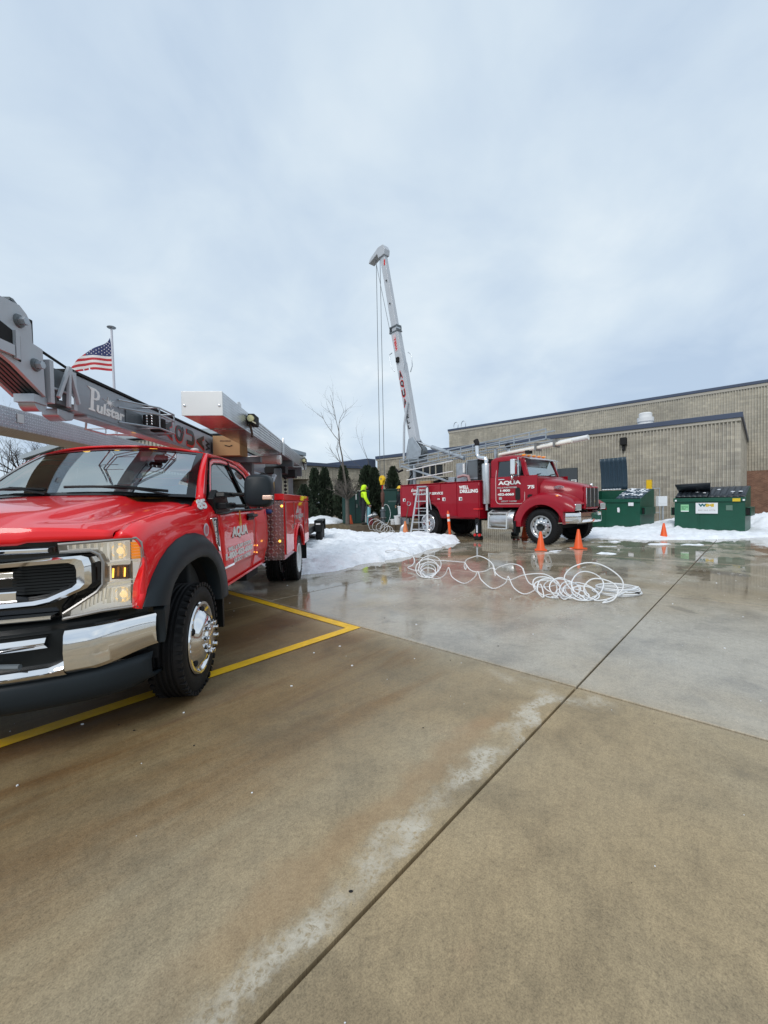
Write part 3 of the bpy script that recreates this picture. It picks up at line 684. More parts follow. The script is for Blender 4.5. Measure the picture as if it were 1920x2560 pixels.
def headlight(s):
    H = [(.635,1.172),(.80,1.178),(.958,1.186),(.978,1.16),(.985,1.05),(.968,.99),(.945,.92),(.938,.795),(.80,.792),(.640,.772),(.645,.80),(.70,.838),(.785,.90),(.812,.94),(.815,1.06),(.800,1.105),(.765,1.130),(.640,1.132)]
    def hx(y): return front_x(y) - .012
    n = len(H)
    mb = MB(); cen = [(hx(y)-.05,y,z) for y,z in H]; mb.add(cen,[list(range(n))]); hb = flip(mb,s).build('headlight', M_lampw, fd)
    mb = MB(); ring = [Vector((hx(y)+.012,y,z)) for y,z in H]
    mb.tube(ring, .009, 6, closed=True); mb.add([(hx(y)-.05,y,z) for y,z in H]+[(hx(y)+.012,y,z) for y,z in H], [(i,(i+1)%n,n+(i+1)%n,n+i) for i in range(n)]); flip(mb,s).build('bezel', mat('lamp_bezel',(.30,.29,.28),.3,.6), hb)
    # projector + reflector blocks, reflector ribs
    for (y0,y1,z0,z1) in ((.82,.915,1.065,1.165),(.83,.92,.822,.905)):
        yc,zc = (y0+y1)/2,(z0+z1)/2
        mb = MB().lathe([(0,-.03),(.014,-.028),(.03,-.022),(.040,-.010),(.046,.0)], (hx(yc)-.028,yc,zc), (1,0,0), 14); lr = flip(mb,s).build('lit_reflector', M_bulb, hb)
        mb = MB().lathe([(0,.016),(.012,.014),(.020,.0)], (hx(yc)-.035,yc,zc), (1,0,0), 10); flip(mb,s).build('bulb', M_bulb2, lr)
        mb = MB()
        for k in range(7):
            y = lerp(y0-.05,y1,k/6); mb.add([(hx(y)-.044+.010*(k%2),y,z0),(hx(y)-.044+.010*(k%2),y,z1),(hx(y)-.044+.010*((k+1)%2),y+.018,z1),(hx(y)-.044+.010*((k+1)%2),y+.018,z0)],[(0,1,2,3)])
        o_ = flip(mb,s).build('reflector_facet', M_refl, hb, smooth=False); o_['kind']='stuff'

    mb = MB()
    for k in range(8):
        y = .70+.017*k; mb.bar((hx(y)-.03,y,.80+.008*k),(hx(y)-.03,y+.01,.865+.009*k),.006,.012)
    for k in range(5):
        y = .66+.03*k; mb.box(hx(y)-.045,hx(y)-.02,y,y+.018,1.142,1.165)
    for z in (1.045,.925,.935): fb = mb.bar((hx(.82)-.02,.82,z),(hx(.955)-.015,.955,z+.012),.012,.02)
    o_ = flip(mb,s).build('reflector_rib', M_refl, hb); o_['kind']='stuff'
    for z in (1.052,.94,.915):
        mb = MB().bar((hx(.82)-.012,.818,z),(hx(.955)-.012,.957,z+.010),.010,.006); flip(mb,s).build('divider', M_sign0, hb)
    mb = MB().bar((hx(.922)-.012,.922,.81),(hx(.926)-.012,.926,1.178),.010,.006); flip(mb,s).build('divider', MATS['lamp_bezel'], hb)
    mb = MB().box(hx(.88)-.05,hx(.88)-.015,.825,.915,.955,1.035); flip(mb,s).build('turn_lamp', mat('smoked_lamp',(.18,.12,.10),.15,.3), hb)
    for y in (.845,.895):
        mb = MB().tube([(hx(y)-.008,y,.968),(hx(y)-.008,y+.004,1.02)], .005, 6); flip(mb,s).build('filament', M_amberlit, hb)
    mb = MB()
    for k in range(6):
        z = 1.065+.0165*k; mb.add([(hx(y)-.004+.012*(j%2),y,z+.0165*j) for j in (0,1) for y in (.930,.95,.972)], [(0,1,4,3),(1,2,5,4)])
    flip(mb,s).build('amber_reflector', M_amber, hb)
    mb = MB(); m_ = [(hx(y)+.014,y,z) for y,z in H]; mb.add(m_,[list(range(n))]); flip(mb,s).build('lens', M_clear, hb)
both(headlight)
# bumper
def bx(y): return .875 - .40*y*y*(1+.25*sm(abs(y),.75,1.0))
def brow(y, zt, zb): return [(bx(y)-.10,y,zt+.012),(bx(y)-.04,y,zt+.010),(bx(y)-.012,y,zt-.004),(bx(y),y,zt-.028),(bx(y)+.008,y,(zt+zb)/2),(bx(y),y,zb+.02),(bx(y)-.02,y,zb),(bx(y)-.07,y,zb-.004)]
mb = MB()
for s in (1,-1):
    rows = []
    for i in range(25):
        y = lerp(.655,.985,i/24); rows.append([(a,b*s,c) for a,b,c in brow(y, .714+.0*y, lerp(.478,.522,sm(y,.75,.985)))])
    mb.grid(rows)
rows = []
for i in range(41):
    y = lerp(-.654,.654,i/40); r = .0
    zt = .53 if abs(y) < .60 else lerp(.53,.56,(abs(y)-.6)/.06)
    rows.append(brow(y, zt, .470-.0*r))
mb.grid(rows)
mb.build('front_bumper', M_chrome, fd, ang=28)
mb = MB(); rows = [brow(lerp(-.585,.585,i/24), .692, .632) for i in range(25)]
mb.grid(rows); mb.build('bumper_strip', M_chrome, fd, ang=28)
rows = [[(bx(y)-.06,y,.74),(bx(y)-.05,y,.70),(bx(y)-.05,y,.50)] for y in ys_range(-.93,.93,40)]
mb = MB().grid(rows); mb.box(.10,.36,-.90,.90,.48,.735); mb.build('bumper_core', M_black, fd)
rows = [[(front_x(y)-.07,y,.775),(bx(y)-.03,y,.745),(bx(y)-.05,y,.715)] for y in ys_range(-.98,.98,30)]
MB().grid(rows).build('bumper_top_cover', M_black, fd)
mb = MB().tube([(.80,.30,.56),(.82,.40,.575),(.815,.52,.57)], .016, 8); mb.build('tow_hook', M_dgrey, fd)
rows = []
for y in ys_range(-.955,.955,44):
    x = bx(y)-.02; e = sm(abs(y),.86,.97); rows.append([(x-.03,y,.475),(x-.005,y,.43),(x-.012,y,.36),(x-.025,y,lerp(.315,.335,e)),(x-.07,y,lerp(.285,.315,e)),(x-.20,y,.30)])
MB().grid(rows).build('air_dam', M_flare, fd, ang=40, thick=.02)
MB().lathe([(0,.006),(.035,.006),(.04,0)], (bx(.30)-.02,.335,.355), (1,.2,0), 18).build('fog_lamp', M_refl, fd)
def endcap(s):
    mb = MB().prism([(.385,.735),(.30,.772),(.285,.735),(.37,.515)],'y',.90,1.03); flip(mb,s).build('bumper_end_cap', M_flare, fd, bevel=.012)
both(endcap)
# --- wheels
def tyre_mesh(Rr, rim, wd, lugs=44, gro=True):
    prof = [(rim,-wd*.40),(rim+.02,-wd*.46),(lerp(rim,Rr,.5),-wd*.5),(Rr-.035,-wd*.475),(Rr-.012,-wd*.42),(Rr,-wd*.33)]
    mid = []
    for k in range(4):
        c = lerp(-wd*.22, wd*.22, k/3); mid += [(Rr+.002,c-.012),(Rr-.010,c-.006),(Rr-.010,c+.006),(Rr+.002,c+.012)]
    prof = prof + mid + [(r,-h) for r,h in prof[::-1]]
    mb = MB().lathe(prof, (0,0,0), (0,1,0), 56)
    for sgn in (1,-1):
        for k in range(lugs):
            a = 2*math.pi*k/lugs; u = Vector((math.cos(a),0,math.sin(a))); tt = Vector((-math.sin(a),0,math.cos(a)))
            c = u*(Rr-.012) + Vector((0,sgn*wd*.40,0)); mb.bar(c-tt*Rr*.045, c+tt*Rr*.035, wd*.20, .026, up=u)
    return mb
def wheel(parent, x, y, z, Rr, wd, style, rimmat, s, steer=0.):
    wroot = bpy.data.objects.new('wheel', None); scene.collection.objects.link(wroot); wroot.parent = parent; wroot.location = (x,y,z)
    wroot.rotation_euler = (0,0,(0 if s>0 else math.pi)+steer)
    rim = Rr*.63
    tyre_mesh(Rr, rim, wd).build('tyre', M_tyre, wroot, ang=40)
    o = wd/2
    if style == 'ford_front':
        prof = [(rim,o*.80),(rim+.012,o*.95),(rim+.006,o*1.04),(rim-.012,o*1.04),(rim-.022,o*.96),(rim-.03,o*.90),(rim-.045,o*.95),(.185,o*1.10),(.165,o*1.25),(.150,o*1.36),(.120,o*1.46),(.098,o*1.50),(.094,o*1.62),(.075,o*1.68),(0,o*1.68)]
    elif style == 'dual':
        prof = [(rim,o*.80),(rim+.012,o*.95),(rim+.006,o*1.02),(rim-.014,o*1.0),(rim-.03,o*.7),(rim-.05,-.02),(.17,-.06),(.12,-.07),(.11,.05),(.09,.09),(0,.09)]
    elif style == 'pete_front':
        prof = [(rim,o*.80),(rim+.014,o*.95),(rim+.006,o*1.05),(rim-.02,o*1.02),(rim-.035,o*.85),(rim-.06,o*.72),(.21,o*.88),(.19,o*.92),(.15,o*.92),(.125,o*.95),(0,o*.95)]
    else:
        prof = [(rim,o*.80),(rim+.014,o*.95),(rim+.004,o*1.03),(rim-.018,o*1.0),(rim-.045,o*.4),(rim-.07,-.02),(.22,-.06),(.16,-.06),(.15,.08),(.12,.13),(0,.14)]
    mb = MB().lathe(prof, (0,0,0), (0,1,0), 40); mb.build('rim', rimmat, wroot, ang=40)
    mb = MB().lathe([(0,-o*.6),(rim,-o*.6),(rim,-o*.4)], (0,0,0), (0,1,0), 24); mb.build('drum', M_dark, wroot)
    if style == 'ford_front':
        for k in range(10):
            a = 2*math.pi*(k+.3)/10; p = Vector((math.cos(a)*.106,0,math.sin(a)*.106))
            mb = MB().lathe([(.018,0),(.018,.020),(.012,.022),(.012,.028),(.015,.030),(.014,.041),(0,.044)], p+Vector((0,o*1.44,0)), (0,1,0), 10); mb.build('lug_nut', M_chrome, wroot)
        for k in range(5):
            a = 2*math.pi*(k+.37)/5; rr = rim-.052; p = Vector((math.cos(a)*rr,o*1.00,math.sin(a)*rr))
            mb = MB().ball(p, .026, 12, 1,.55,1); mb.build('vent_hole', M_dark, wroot)
    if style == 'pete_front':
        for k in range(10):
            a = 2*math.pi*k/10; rr = rim-.075; mb = MB().lathe([(0,.012),(.026,.012),(.028,0)], (math.cos(a)*rr,o*.76,math.sin(a)*rr), (0,1,0), 12); mb.build('hand_hole', M_dark, wroot)
        for k in range(10):
            a = 2*math.pi*(k+.5)/10; mb = MB().lathe([(.019,0),(.019,.035),(0,.04)], (math.cos(a)*.168,o*.90,math.sin(a)*.168), (0,1,0), 6); mb.build('lug_nut', M_chrome, wroot)
        mb = MB().lathe([(.115,0),(.115,.06),(.10,.085),(0,.09)], (0,o*.93,0), (0,1,0), 20); mb.build('hub_cap', M_blackg, wroot)
    if style in ('dual','pete_rear'):
        mb = MB().lathe([(.10,0),(.10,.10),(.07,.13),(0,.135)], (0,.0 if style=='pete_rear' else -.075,0), (0,1,0), 16); mb.build('hub', M_chrome if style=='pete_rear' else M_white, wroot)
        for k in range(10):
            a = 2*math.pi*k/10; rr = .16; mb = MB().lathe([(.016,-.06),(.016,0),(0,.005)], (math.cos(a)*rr,0,math.sin(a)*rr), (0,1,0), 6); mb.build('lug_nut', M_chrome, wroot)
    return wroot
TR = .40
for s in (1,-1):
    wheel(fd, AX, s*.945, TR-.012, TR, .225, 'ford_front', M_chrome, s, R(2.5))
    wheel(fd, RX, s*1.075, TR-.012, TR, .225, 'dual', M_white, s)
    wheel(fd, RX, s*.78, TR-.012, TR, .225, 'dual', M_white, s)
mb = MB().box(-6.2,.5,.38,.46,.50,.70).box(-6.2,.5,-.46,-.38,.50,.70).box(RX-.08,RX+.08,-.9,.9,.33,.47).box(AX-.06,AX+.06,-.85,.85,.32,.44)
mb.box(-2.6,.6,-.45,.45,.36,.62).box(-3.6,-2.6,-.75,-.3,.40,.62).box(-2.55,-2.0,.55,.9,.45,.6); mb.tube([(-2.6,.5,.52),(-3.4,.6,.50),(-3.6,.8,.47)], .05, 8); mb.build('chassis', M_dark, fd)
# --- interior
mb = MB().box(-2.70,-.35,-.90,.90,.60,1.0); mb.box(-.75,-.42,-.84,.84,1.0,1.385); mb.build('cab_floor_dash', M_int, fd, bevel=.03)
for y in (-.42,.42):
    mb = MB().box(-1.75,-1.25,y-.26,y+.26,1.0,1.12).box(-1.95,-1.78,y-.25,y+.25,1.05,1.60).box(-1.94,-1.84,y-.13,y+.13,1.62,1.78); mb.build('seat', mat('grey_seat',(.09,.09,.095),.8), fd, bevel=.05)
mb = MB().box(-2.62,-2.48,-.75,.75,1.0,1.62); mb.build('rear_seat', MATS['grey_seat'], fd, bevel=.05)
c = Vector((-1.0,.42,1.36)); ax = Vector((-.85,0,.5)); x,y,d = basis(ax)
mb = MB().tube([c+(x*math.cos(a)+y*math.sin(a))*.19 for a in [2*math.pi*k/24 for k in range(24)]], .017, 8, closed=True); mb.bar(c-x*.18,c+x*.18,.05,.03); mb.bar(c,c+Vector((.35,0,-.2)),.05); mb.build('steering_wheel', M_int, fd)
mb = MB().box(-.70,-.45,.10,.34,1.39,1.44).box(-.62,-.50,.28,.60,1.39,1.42); mb.build('dash_papers', M_white, fd, bevel=.01)
# --- mirrors
def mirror(s):
    mb = MB(); rows = []
    for k,(x,g) in enumerate(((-.86,.80),(-.875,.93),(-.92,1.0),(-1.00,1.0),(-1.03,.97))):
        ol = []
        for a in range(28):
            t_ = 2*math.pi*a/28; cs_, sn = math.cos(t_), math.sin(t_); e = 2/4.2
            yy = .128*math.copysign(abs(cs_)**e,cs_); zz_ = .152*math.copysign(abs(sn)**e,sn)
            if yy > 0 and zz_ > 0: yy *= 1-.10*(zz_/.152)**2
            ol.append((x, 1.318+yy*g, 1.488+zz_*g))
        rows.append(ol)
    mb.grid(rows, True); mb.add(rows[0],[list(range(28))]); mb.add(rows[-1],[list(range(28))[::-1]]); mr = flip(mb,s).build('mirror', M_flare, fd, ang=50)
    mb = MB().box(-.94,-.852,1.362,1.452,1.402,1.448); flip(mb,s).build('mirror_signal', mat('clear_signal',(.85,.55,.42),.15,.3,coat=1.), mr, bevel=.012)
    mb = MB().box(-1.036,-1.031,1.20,1.435,1.36,1.62); flip(mb,s).build('mirror_glass', M_chrome, mr)
    mb = MB()
    mb.prism([(-.72,1.48),(-1.0,1.48),(-1.05,1.455),(-1.05,1.435),(-.70,1.435)],'y',.95,1.075)
    mb.prism([(-.72,1.385),(-1.0,1.385),(-1.03,1.35),(-.98,1.325),(-.72,1.325)],'y',.97,1.085)
    mb.box(-.99,-.90,1.07,1.20,1.443,1.475).box(-.99,-.90,1.08,1.20,1.335,1.368)
    mb.prism([(-.64,1.42),(-.73,1.50),(-1.02,1.44),(-1.12,1.30),(-.90,1.27),(-.70,1.29)],'y',.945,1.0)
    flip(mb,s).build('mirror_arm', M_black, fd, bevel=.012)
both(mirror)
# cab clearance lamps
for y,zz_ in ((-.42,1.935),(-.13,1.948),(.04,1.95),(.22,1.945)):
    mb = MB().ball((-1.27,y,zz_-.006), .035, 12, 1.25,1.0,.62); mb.build('clearance_lamp', M_amberlit, fd)
MB().ball((-1.27,.62,1.918), .038, 12, 1.2,1.1,.55).build('roof_antenna_dome', M_white, fd)
# lettering on the door
def dtxt(k, x, z, w_, h, m, d=.004): text(k, fd, m, (x, ycab(x,z)+.003, z), (-1,0,0), (0,0,1), w_, h, d)
dtxt('aqua',-1.115,1.020,.57,.118,M_letb,.003); dtxt('aqua',-1.10,1.028,.57,.118,M_lett,.007)
dtxt('well_pump',-.97,.918,.84,.042,M_lett2); dtxt('phone',-.905,.847,.96,.062,M_lett2,.007); dtxt('dot',-1.17,.772+.012,.62,.046,M_lett2,.005)
mb = MB().prism([(-.80,.772),(-1.16,.772),(-1.16,.792),(-.80,.792)],'y',1.0,1.012); mb.build('badge_strip', M_chrome, fd)
mb = MB().prism([(-1.36,1.135),(-1.40,1.20),(-1.385,1.27),(-1.40,1.30),(-1.43,1.22),(-1.46,1.16),(-1.45,1.135)],'y',1.004,1.012); mb.build('flame_decal', mat('flame_orange',(.75,.28,.02),.4), fd)
# --- service body
SBX0, SBX1, SY = -2.95, -5.87, 1.19
def svc(s):
    # outer skin with arch
    mb = MB(); rows = []
    for i in range(61):
        x = lerp(SBX0,SBX1,i/60); d = abs(x-RX-.02)
        zb = .56 if d > .53 else .56+math.sqrt(max(0,.53**2-d*d))*.78
        rows.append([(x,SY,lerp(zb,1.41,k/8)) for k in range(9)])
    mb.grid(rows); flip(mb,s).build('body_side', M_red, fd, thick=.03)
    mb = MB().box(SBX1,SBX0-.01,.70,SY-.03,.97,1.40).box(-3.86,SBX0-.01,.70,SY-.03,.57,.97).box(SBX1,-5.02,.70,SY-.03,.57,.97); flip(mb,s).build('compartment', M_red, fd)
    mb = MB().box(-5.02,-3.86,.66,.70,.5,.99); flip(mb,s).build('wheel_tub', M_dark, fd)
    mb = MB().box(SBX1-.01,SBX0+.012,.68,SY+.012,1.415,1.505); ld = flip(mb,s).build('top_lid', M_red, fd, bevel=.008)
    mb = MB().box(SBX1-.02,SBX0+.02,SY+.013,SY+.026,1.41,1.422); flip(mb,s).build('drip_edge', M_red, ld)
    mb = MB().box(SBX0,SBX0+.012,.72,SY,.56,1.405); flip(mb,s).build('diamond_plate_front', MATS['diamond_red'], fd)
    for (x0,x1,z0,z1) in ((-3.0,-3.74,.62,1.385),(-3.80,-5.05,1.02,1.385),(-5.10,-5.82,.62,1.385)):
        mb = MB().box(x1,x0,SY+.002,SY+.018,z0,z1); dr = flip(mb,s).build('compartment_door', M_red, fd, bevel=.006)
        xl = x1+.10 if x0>-3.5 else (x0+x1)/2
        mb = MB().box(xl-.045,xl+.045,SY+.018,SY+.026,.955 if z0<1 else 1.06,1.035 if z0<1 else 1.12); flip(mb,s).build('latch', M_chrome, dr, bevel=.004)
        mb = MB().tube([(x0-.004,SY+.02,z0),(x0-.004,SY+.02,z1)], .006, 6); flip(mb,s).build('hinge', M_steel, dr)
    mb = MB(); pts = [(RX+.02+.54*math.cos(a), SY+.012, .565+.425*math.sin(a)) for a in [math.pi*k/24 for k in range(25)]]
    mb.tube(pts, .024, 8); flip(mb,s).build('arch_trim', M_red, fd)
    for (x,y,z) in ((SBX0+.02,SY-.02,1.33),(SBX0+.02,1.13,.83)):
        mb = MB().ball((x,y,z), .018, 10, .6,1,1); flip(mb,s).build('marker_lamp', M_amberlit, fd)
    mb = MB().box(-5.60,-5.57,.78,1.18,.22,.58); flip(mb,s).build('mud_flap', M_black, fd)
    mb = MB().ball((-2.90,.985,1.255), .05, 10, .5,1.2,.7); flip(mb,s).build('fuel_cap', mat('blue_plastic',(.02,.05,.2),.35), fd)
diamond('diamond_red', (.46,.36,.36), 19, 'yz', .25, .9, 1.)
diamond('diamond_tray', (.55,.57,.60), 38, 'xz', .3, .95, .8)
both(svc)
text('wellserv', fd, M_letg, (-3.95,SY+.019,1.10), (-1,0,0), (0,0,1), 1.0, .07, .004)
mb = MB().prism([(-4.0,1.19),(-4.28,1.33),(-4.32,1.20)],'y',SY+.018,SY+.023); mb.build('logo_decal', M_letg, fd)
MB().box(SBX1,SBX0+.005,-.70,.70,.85,.92).build('bed_floor', M_dgrey, fd)
MB().box(SBX1-.05,SBX1,-1.19,1.19,.56,1.40).build('tailgate', M_red, fd, bevel=.01)
# hoses, reels and posts on the bed behind the cab
mb = MB().lathe([(.0,-.3),(.26,-.3),(.26,-.27),(.12,-.25),(.12,.25),(.26,.27),(.26,.3),(0,.3)], (-3.9,.42,1.62), (0,1,0), 24); mb.build('hose_reel', M_dark, fd)
mb = MB()
for k in range(6): mb.tube([(-3.3-.1*k,.85,1.45),(-3.5-.15*k,.80-.02*k,1.62+.03*k),(-3.9-.15*k,.72,1.58),(-4.2-.1*k,.78,1.46)], .018, 6)
mb.build('hydraulic_hose', M_black, fd)
MB().tube([(-3.7,.90,1.4),(-3.7,.90,1.72)], .022, 8).build('yellow_post', M_yellow, fd)
MB().box(-4.45,-4.33,.80,.92,1.40,1.98).build('rack_post', M_dgrey, fd, bevel=.01)
MB().box(-3.35,-3.23,.42,.70,1.40,1.98).build('headache_post', M_dgrey, fd, bevel=.01)
MB().tube([(-3.3,.55,1.86),(-4.6,.75,1.80)], .04, 10).build('hydraulic_ram', M_gal, fd)
MB().tube([(-3.55,.86,1.60),(-3.72,.93,1.82)], .035, 10).build('valve_handle', M_gal, fd)
mb = MB()
for k in range(5): mb.ball((-4.7,.93,1.55+.07*k), .03, 8)
mb.build('valve_knob', M_dark, fd)
for q in ((-3.0,-2.9,-.9,.9,1.95,2.03),(-2.98,-2.92,-.85,-.75,1.4,1.948),(-6.2,-6.1,-1.05,1.05,1.95,2.15),(-6.18,-6.12,-.85,-.75,.9,1.948),(-6.18,-6.12,.75,.85,.9,1.948),(-4.9,-4.8,.55,1.06,2.04,2.16)):
    MB().box(*q).build('rack_frame', M_dgrey, fd, bevel=.008)
for q in ((-4.75,-4.45,.62,.98,1.90,2.03),(-5.35,-5.1,.80,1.06,1.86,2.02)): MB().box(*q).build('winch_box', M_dark, fd, bevel=.015)
# --- pipe trays
def tray(s):
    x0,x1,x2 = -.80,-3.75,-7.05; yi, yo, z0, z1 = .70,1.05,2.165,2.375
    # bottom and sides (open top)
    mb = MB().box(x1,x0,yi,yo,z0,z0+.006); flip(mb,s).build('tray_floor', mat('tray_floor_steel',(.60,.57,.56),.22,1.,rvar=.1,var=.15,vscale=6), fd)
    mb = MB().box(x1,x0,yo-.006,yo,z0+.007,z1).box(x1,x0,yi,yi+.006,z0+.007,z1); flip(mb,s).build('tray_side', MATS['diamond_tray'], fd)
    mb = MB().box(x0,x0+.008,yi-.004,yo+.004,z0-.004,z1+.004); e = flip(mb,s).build('tray_end_cap', M_aluw, fd, bevel=.004)
    for y in (yi+.025,yo-.025):
        mb = MB().ball((x0+.011,y,z0+.085), .012, 8, .6,1,1); flip(mb,s).build('screw', M_chrome, e)
    # rear extruded section with ribs
    mb = MB().box(x2,x1-.01,yi+.01,yo-.01,z0+.0,z1-.005); flip(mb,s).build('tray_box', M_alu, fd)
    mb = MB()
    for k in range(6):
        z = z0+.018+k*.034; mb.box(x2,-1.75,yo,yo+.010,z,z+.016)
    flip(mb,s).build('tray_side_rib', M_alu, fd)
    mb = MB().prism([(x1+.05,z0-.02),(x1-.12,z0-.02),(x1-.12,z1+.02),(x1-.02,z1+.05)],'y',yo+.011,yo+.022); flip(mb,s).build('tray_splice', M_alu, fd)
    mb = MB().prism([(-1.28,z1),(-1.42,z1),(-1.42,z1+.03),(-1.36,z1+.045),(-1.30,z1+.03)],'y',yo-.008,yo); flip(mb,s).build('tray_lug', M_alu, fd)
    for x in (-1.72,-6.3):
        mb = MB().box(x-.11,x+.11,yo+.011,yo+.085,z0+.075,z0+.19); lk = flip(mb,s).build('latch_box', M_dark, fd, bevel=.01)
        mb = MB().lathe([(0,.02),(.035,.02),(.04,0)], (x+.112,yo+.045,z0+.135), (1,0,0), 14); flip(mb,s).build('latch_dial', mat('brass_dial',(.55,.52,.30),.4,.6), lk)
        mb = MB().bar((x+.115,yo+.05,z0+.11),(x+.115,yo+.10,z0+.08),.02,.012); flip(mb,s).build('latch_lever', mat('pale_lever',(.6,.58,.45),.5), lk)
        mb = MB().tube([(x+.08,yo+.03,z0+.08),(x+.06,yo+.045,z0-.03),(x+.10,yo+.05,z0-.06)], .012, 6); flip(mb,s).build('strap', mat('brown_strap',(.06,.035,.025),.8), lk)
    mb = MB().box(-1.50,-1.485,yi-.002,yo+.002,z0-.006,z0-.001); flip(mb,s).build('tray_seam', M_steel, fd)
    for y in (yi+.07,yi+.145):
        mb = MB().prism([(-1.49,y-.025),(-1.46,y-.01),(-1.46,y+.01),(-1.49,y+.025)],'z',z0-.005,z0-.002); flip(mb,s).build('slot', M_white, fd)
tray(1)
# passenger-side tray sits lower and reaches further forward
mb = MB().box(-6.9,.75,-.645,-.640,2.045,2.20).box(-6.9,.75,-1.0,-.995,2.045,2.20); mb.build('tray_side', MATS['diamond_tray'], fd)
MB().box(-6.9,.75,-1.0,-.64,2.035,2.044).build('tray_floor', diamond('diamond_floor',(.45,.44,.42),38,'xy',.35,.9,.6), fd)
MB().box(-6.9,.75,-.665,-.640,2.201,2.212).build('tray_lip', M_alu, fd)
MB().box(-.80,-.735,-.639,-.632,2.10,2.175).build('tray_window', mat('pale_panel',(.6,.66,.66),.4), fd)
MB().lathe([(.0,0),(.06,0),(.06,1.75),(0,1.75)], (-3.5,-.67,2.045), (0,1,0), 20).build('rack_tube', M_pvc, fd)
MB().lathe([(.066,0),(.066,.40),(0,.40)], (-3.5,.62,2.045), (0,1,0), 20).build('rack_tube_sleeve', mat('pinkish_sleeve',(.50,.38,.36),.4), fd)
MB().lathe([(.068,0),(.072,.02),(.072,.05),(.055,.06),(0,.06)], (-3.5,1.02,2.045), (0,1,0), 8).build('rack_tube_plug', M_white, fd)
# --- hoist mast
ML = .25
MB().box(-6.6,-.06,.14,ML,2.045,2.315).build('mast', M_mast, fd, bevel=.012)
MB().box(-6.6,-.05,.13,ML+.012,2.318,2.335).build('mast_top_edge', M_dark, fd)
MB().box(-6.6,-.20,.13,ML+.012,2.028,2.043).build('mast_flange', M_mast, fd)
HP = [(.19,2.075),(.20,2.375),(.28,2.385),(.285,2.50),(.32,2.545),(.37,2.575),(.50,2.565),(.80,2.54),(.80,2.34),(.43,2.205)]
for y in (ML-.02, .05):
    MB().prism(HP,'y',y,y+.025).build('crown_plate', M_grey, fd, bevel=.004)
mb = MB().box(.24,.80,.078,ML-.022,2.28,2.54); mb.build('crown_sheave_box', M_dark, fd)
for k in range(5):
    y = lerp(.09,.205,k/4); MB().prism([(.15,2.075),(.20,2.085),(.42,2.20),(.80,2.345),(.80,2.39),(.43,2.25),(.18,2.13)],'y',y-.008,y+.008).build('crown_rib', M_dgrey, fd)
MB().prism([(.385,2.235),(.60,2.30),(.60,2.44),(.385,2.385)],'y',ML+.006,ML+.012).build('crown_opening', M_dark, fd)
mb = MB().box(.41,.44,ML+.012,ML+.03,2.24,2.40).box(.45,.62,ML+.012,ML+.03,2.25,2.31); mb.build('crown_bracket', M_grey, fd)
mb = MB().bar((.40,ML-.02,2.595),(.30,ML-.02,2.535),.016).bar((.40,ML-.02,2.597),(.40,.06,2.597),.016).bar((.33,ML-.02,2.553),(.33,.06,2.553),.016).bar((.40,.06,2.595),(.30,.06,2.535),.014); mb.build('crown_guard', M_dgrey, fd)
for x,z in ((.385,2.475),(.27,2.255)):
    mb = MB().lathe([(.040,0),(.036,.012),(.022,.014)], (x,ML+.006,z), (0,1,0), 16); b_ = mb.build('pin_washer', M_dgrey, fd)
    mb = MB().lathe([(.024,.0),(.024,.035),(0,.036)], (x,ML+.018,z), (0,1,0), 6); mb.build('pin_nut', M_gal, b_)
# splice between crown and mast
mb = MB().box(-.12,.19,.10,ML-.02,2.07,2.30); mb.build('mast_splice', M_dgrey, fd)
mb = MB().box(.12,.155,.08,ML+.012,2.05,2.33).box(-.10,-.065,.12,ML+.012,2.05,2.33)
mb.bar((.10,ML+.02,2.10),(-.0,ML+.03,2.33),.022).bar((-.0,ML+.03,2.33),(-.10,ML+.02,2.10),.022).bar((.02,ML+.03,2.05),(.0,ML+.03,2.33),.022).box(-.08,.12,ML-.01,ML+.005,2.15,2.165); mb.build('splice_bracket', M_grey, fd, bevel=.003)
for x in (.07,-.045):
    mb = MB().lathe([(.014,0),(.014,.04),(.006,.06),(0,.06)], (x,ML+.008,2.085), (0,0,1), 10); mb.build('bolt', M_chrome, fd)
mb = MB().lathe([(.0,-.05),(.052,-.05),(.052,.05),(0,.05)], (.20,.18,2.035), (0,1,0), 16).box(.16,.27,.12,.24,2.03,2.08); mb.build('guide_roller', M_gal, fd)
mb = MB().prism([(.05,2.04),(-.12,2.04),(-.10,1.985),(-.02,1.965),(.05,1.99)],'y',.12,.23); mb.build('pulley_housing', M_gal, fd, bevel=.01)
MB().tube([(.22,.2,2.40),(-.06,.22,2.345),(-.9,.23,2.335)], .009, 6).build('hoist_cable', M_dark, fd)
